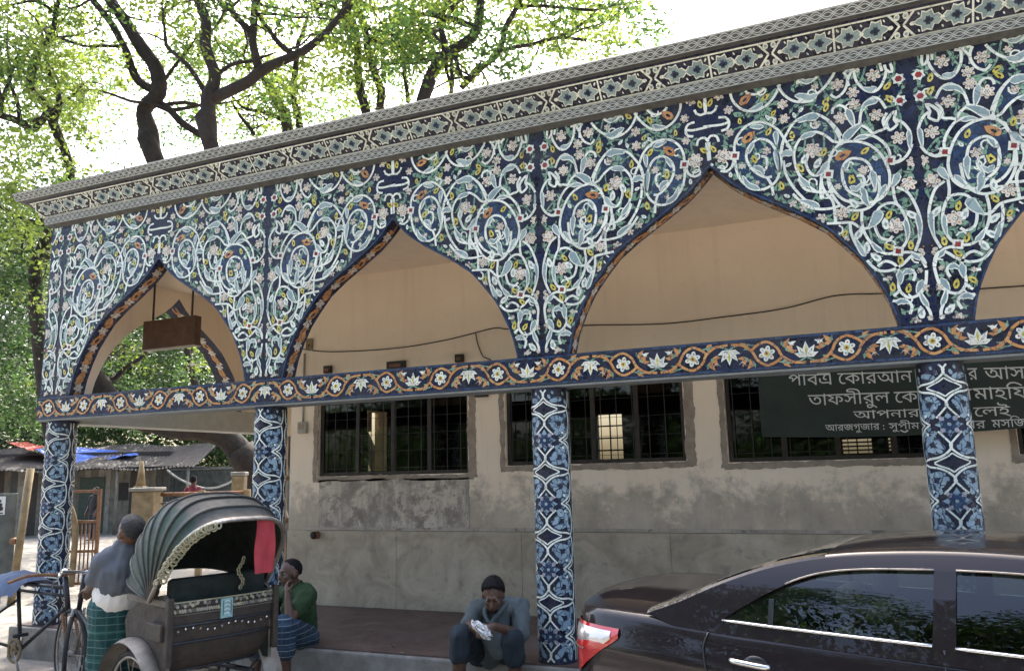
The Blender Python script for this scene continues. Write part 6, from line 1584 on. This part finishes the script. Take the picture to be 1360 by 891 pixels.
def region(n, x0, x1, y0, y1, D0, D1, rad, cnt, mat, keep=None):
    out = []
    while len(out) < n:
        x, y, d = tr_.uniform(x0, x1), tr_.uniform(y0, y1), tr_.uniform(D0, D1)
        if keep and not keep(x, y): continue
        p = at(x, y, d)
        if p.y < 3.5 and p.x > -7.6: continue
        if p.z < 1.0: continue
        out.append((p, tr_.uniform(.6, 1.2) * rad, cnt, mat if isinstance(mat, int) else tr_.choice(mat)))
    return out
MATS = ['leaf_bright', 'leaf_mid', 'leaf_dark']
def tree(label, trunk, limbs, D, clusters, seed, twn=4, gnd=None, group='trees behind the arcade'):
    base = at(trunk[0][0], trunk[0][1], D); t_ = thing('tree', label, 'tree', (base.x + .3, base.y + .2, 0), group)
    m = MB(); P = limbmesh(m, trunk, D); r0 = trunk[0][2] / FPX * D / 2; to_ground(P, r0, m, gnd); tips = twigs(m, P, twn, 1.6, .03, seed)
    for i, l in enumerate(limbs):
        Q = limbmesh(m, l, D, tr_.uniform(-1.2, 1.2) if l[0][:2] in [t[:2] for t in trunk] else 0); tips += twigs(m, Q, twn, 1.7, l[-1][2] / FPX * D / 2 * .7, seed * 31 + i)
    m.build('trunk', t_)
    cl = list(clusters)
    for p in tips: cl.append((p, tr_.uniform(.35, .6), 66, tr_.choice((0, 0, 1))))
    leafcloud('crown', cl, MATS, t_, seed=seed); return t_
top = lambda x, y: y < 250 - .226 * x + 40
# leaning double trunk, left of the middle
tree('leaning tree with a kinked dark double trunk above the left roof edge', [(211, 225, 20), (195, 176, 25), (190, 147, 21), (209, 121, 20), (206, 92, 19), (184, 59, 17), (162, 22, 15), (147, 0, 14), (128, -45, 12), (110, -100, 9)],
     [[(206, 118, 12), (184, 108, 11), (172, 80, 10), (160, 52, 9), (140, 20, 9), (118, -6, 8), (90, -60, 6)], [(272, 182, 9), (240, 160, 9), (216, 138, 9), (200, 128, 9)], [(162, 62, 5), (120, 62, 4), (80, 50, 3), (60, 40, 2)]], 14.0,
     region(16, 90, 260, -20, 190, 12.5, 17, .45, 55, (0, 0, 1), top) + region(45, 20, 330, -420, -60, 11, 18, .9, 110, (0, 1)), 1, gnd=Vector((-9.2, 8.6, -.1)))
tree('forked tree with a stout upright trunk and long right limb above the roof', [(282, 200, 18), (278, 147, 18), (279, 129, 19), (287, 99, 15), (272, 62, 14), (273, 29, 13), (262, 0, 12), (250, -50, 9)],
     [[(279, 132, 15), (320, 114, 16), (349, 92, 15), (390, 73, 12), (423, 55, 10), (448, 26, 9), (467, 0, 9), (490, -50, 7)], [(274, 122, 7), (254, 92, 7), (236, 76, 6), (219, 60, 5), (217, 36, 4), (220, 0, 4)], [(342, 90, 11), (336, 55, 10), (338, 22, 10), (346, -4, 9), (350, -50, 7)], [(332, 42, 9), (318, 28, 8), (306, 8, 8), (296, -20, 6)], [(388, 74, 9), (364, 52, 7), (346, 26, 5)], [(287, 98, 6), (305, 86, 5), (335, 82, 4), (365, 68, 2)]], 13.0,
     region(14, 240, 460, -20, 150, 11.5, 17, .45, 50, (0, 0, 1), top) + region(40, 220, 560, -420, -60, 11, 17, .9, 110, (0, 1)), 2, gnd=Vector((-6.9, 8.3, -.1)))
tree('slim tree with two thin dark stems rising behind the roof', [(383, 178, 13), (378, 150, 13), (364, 129, 12), (350, 99, 11), (342, 80, 8), (330, 40, 6)],
     [[(400, 172, 10), (396, 150, 9), (390, 129, 9), (393, 92, 8), (396, 60, 6), (410, 20, 4)], [(372, 158, 6), (345, 148, 5), (322, 142, 4), (308, 128, 3)], [(338, 180, 5), (318, 150, 4), (308, 135, 3)]], 16.0,
     region(20, 300, 460, 10, 165, 14, 19, .5, 55, (0, 1), top), 3)
tree('pair of slender dark stems standing behind the roof edge', [(487, 152, 11), (478, 120, 11), (474, 90, 11), (473, 55, 10), (464, 15, 9), (455, -20, 8)],
     [[(505, 148, 11), (507, 122, 11), (494, 90, 11), (487, 50, 10), (478, 20, 9), (470, -10, 8)], [(487, 48, 8), (520, 56, 8), (545, 50, 7), (580, 38, 7), (600, 10, 6), (615, -20, 5)], [(530, 56, 7), (536, 90, 6), (541, 135, 6)]], 14.5,
     region(30, 430, 620, -20, 125, 13, 18, .5, 60, (0, 0, 1), top) + region(25, 420, 650, -350, -60, 12, 17, .9, 100, (0, 1)), 4)
tree('broad tree with a thick curving limb over the middle of the roof', [(560, 140, 14), (572, 105, 15), (590, 75, 15), (620, 58, 14), (636, 40, 13), (636, 0, 12), (634, -50, 9)],
     [[(612, 62, 12), (592, 76, 10), (585, 40, 8)], [(610, 116, 8), (640, 92, 8), (662, 70, 8), (672, 35, 8), (690, 0, 7), (700, -40, 5)], [(662, 66, 6), (700, 62, 5), (745, 50, 5), (780, 55, 4)], [(630, 36, 9), (608, 28, 8), (575, 22, 6), (545, 18, 4)], [(598, 120, 6), (602, 70, 5), (615, 105, 5), (640, 85, 5)], [(690, 8, 5), (740, 8, 4), (790, 15, 4), (835, 5, 3)], [(715, 62, 4), (760, 40, 4), (780, 30, 3)]], 13.5,
     region(62, 520, 800, -30, 88, 12, 17, .52, 70, (0, 1, 1), lambda x, y: y < 230 - .226 * x + 20) + region(14, 790, 872, 0, 66, 13, 16, .42, 60, (0, 1), lambda x, y: y < 245 - .226 * x) + region(40, 520, 850, -330, -40, 11, 16, .8, 100, (0, 1)), 5)
tree('bushy tree with dark twisting limbs at the left edge of the picture', [(60, 520, 17), (47, 400, 17), (50, 345, 16), (90, 240, 13), (88, 210, 12), (66, 150, 12), (42, 116, 11), (48, 81, 9), (68, 44, 7), (80, 0, 6)],
     [[(66, 150, 10), (46, 172, 9), (20, 160, 9), (-10, 148, 9)], [(72, 165, 9), (78, 125, 8), (66, 96, 6), (60, 70, 4)], [(60, 300, 7), (30, 290, 6), (-10, 270, 5)], [(50, 345, 8), (90, 330, 6), (110, 300, 4)]], 14.5,
     region(150, -60, 110, -40, 330, 12, 19, .66, 90, (0, 0, 1)) + region(150, -60, 75, 280, 570, 14, 22, .85, 130, (1, 2, 2)) + region(30, -80, 150, -420, -40, 11, 18, .9, 110, (0, 1)) + [(Vector((tr_.uniform(-18, -8), tr_.uniform(2.5, 14), tr_.uniform(10, 13.5))), tr_.uniform(.8, 1.2), 200, 1) for _ in range(130)], 6)  # last clusters: unseen high leaves added to shade the yard
tree('dark thick leaning trunk seen through the porch arch', [(345, 640, 34), (318, 596, 34), (285, 575, 30), (215, 566, 24), (150, 545, 20), (120, 505, 22), (110, 480, 20), (85, 420, 12)],
     [[(205, 565, 22), (160, 540, 24), (128, 500, 22), (105, 470, 14)], [(236, 420, 10), (250, 470, 9), (265, 540, 9)]], 17.0,
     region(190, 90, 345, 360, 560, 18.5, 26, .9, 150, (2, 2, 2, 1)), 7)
# dense far foliage behind the shed and porch
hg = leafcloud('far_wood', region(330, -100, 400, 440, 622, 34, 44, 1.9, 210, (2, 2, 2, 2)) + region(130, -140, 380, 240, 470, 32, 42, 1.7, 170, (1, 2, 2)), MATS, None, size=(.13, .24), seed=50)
tag(hg, kind='stuff')
SH = frame(100, 27).translation
sg = leafcloud('shade_wood', [(SH + VR * tr_.uniform(-9, 9) + sdir * tr_.uniform(9, 15) + Vector((tr_.gauss(0, 2), tr_.gauss(0, 2), 0)), tr_.uniform(1.0, 1.6), 230, tr_.choice((1, 2))) for _ in range(110)], MATS, None, size=(.12, .2), seed=55); tag(sg, kind='stuff')  # leaf masses added sunward of the shed to shade its roof
# trees across the road, behind the photographer: they show in the car's glass and paint
rc = random.Random(5)
cl = []
for i in range(470):
    x = rc.uniform(-16, 18); y = rc.uniform(-20, -12.5); cl.append((Vector((x, y, rc.uniform(.8, (15.0 + 3.5 * math.sin(x * .55 + 1)) * (-y + 3) / 20))), rc.uniform(1.0, 1.7), 330, rc.choice((1, 2, 2))))
hb = leafcloud('roadside_wood', cl, MATS, None, size=(.13, .22), seed=60); tag(hb, kind='stuff')

# fallen leaves and scraps on the road, the plinth edge and the veranda floor
lm = MB(); rl_ = random.Random(77)
for i in range(520):
    x, y = rl_.uniform(-9, 2.5), rl_.uniform(-2.2, 4.5)
    on = y > -.05 and x > -7.0
    if on and (y > 1.8 or rl_.random() > .35): continue
    z = (F + .004) if on else gz(x, y) + .0
    a = rl_.uniform(0, 6.3); L = rl_.uniform(.03, .075); w_ = L * rl_.uniform(.3, .6); dx, dy = math.cos(a), math.sin(a)
    lm.add([(x, y, z), (x + dx * L * .5 - dy * w_ * .5, y + dy * L * .5 + dx * w_ * .5, z + .008), (x + dx * L, y + dy * L, z + .003), (x + dx * L * .5 + dy * w_ * .5, y + dy * L * .5 - dx * w_ * .5, z + .010)], [(0, 1, 2, 3)], rl_.choice(['ochre', 'rust', 'leaf_dark', 'wood_grey', 'notice_white'] if i % 9 == 0 else ['ochre', 'rust', 'leaf_mid', 'wood_grey']))
tag(lm.build('leaf_litter'), kind='stuff')
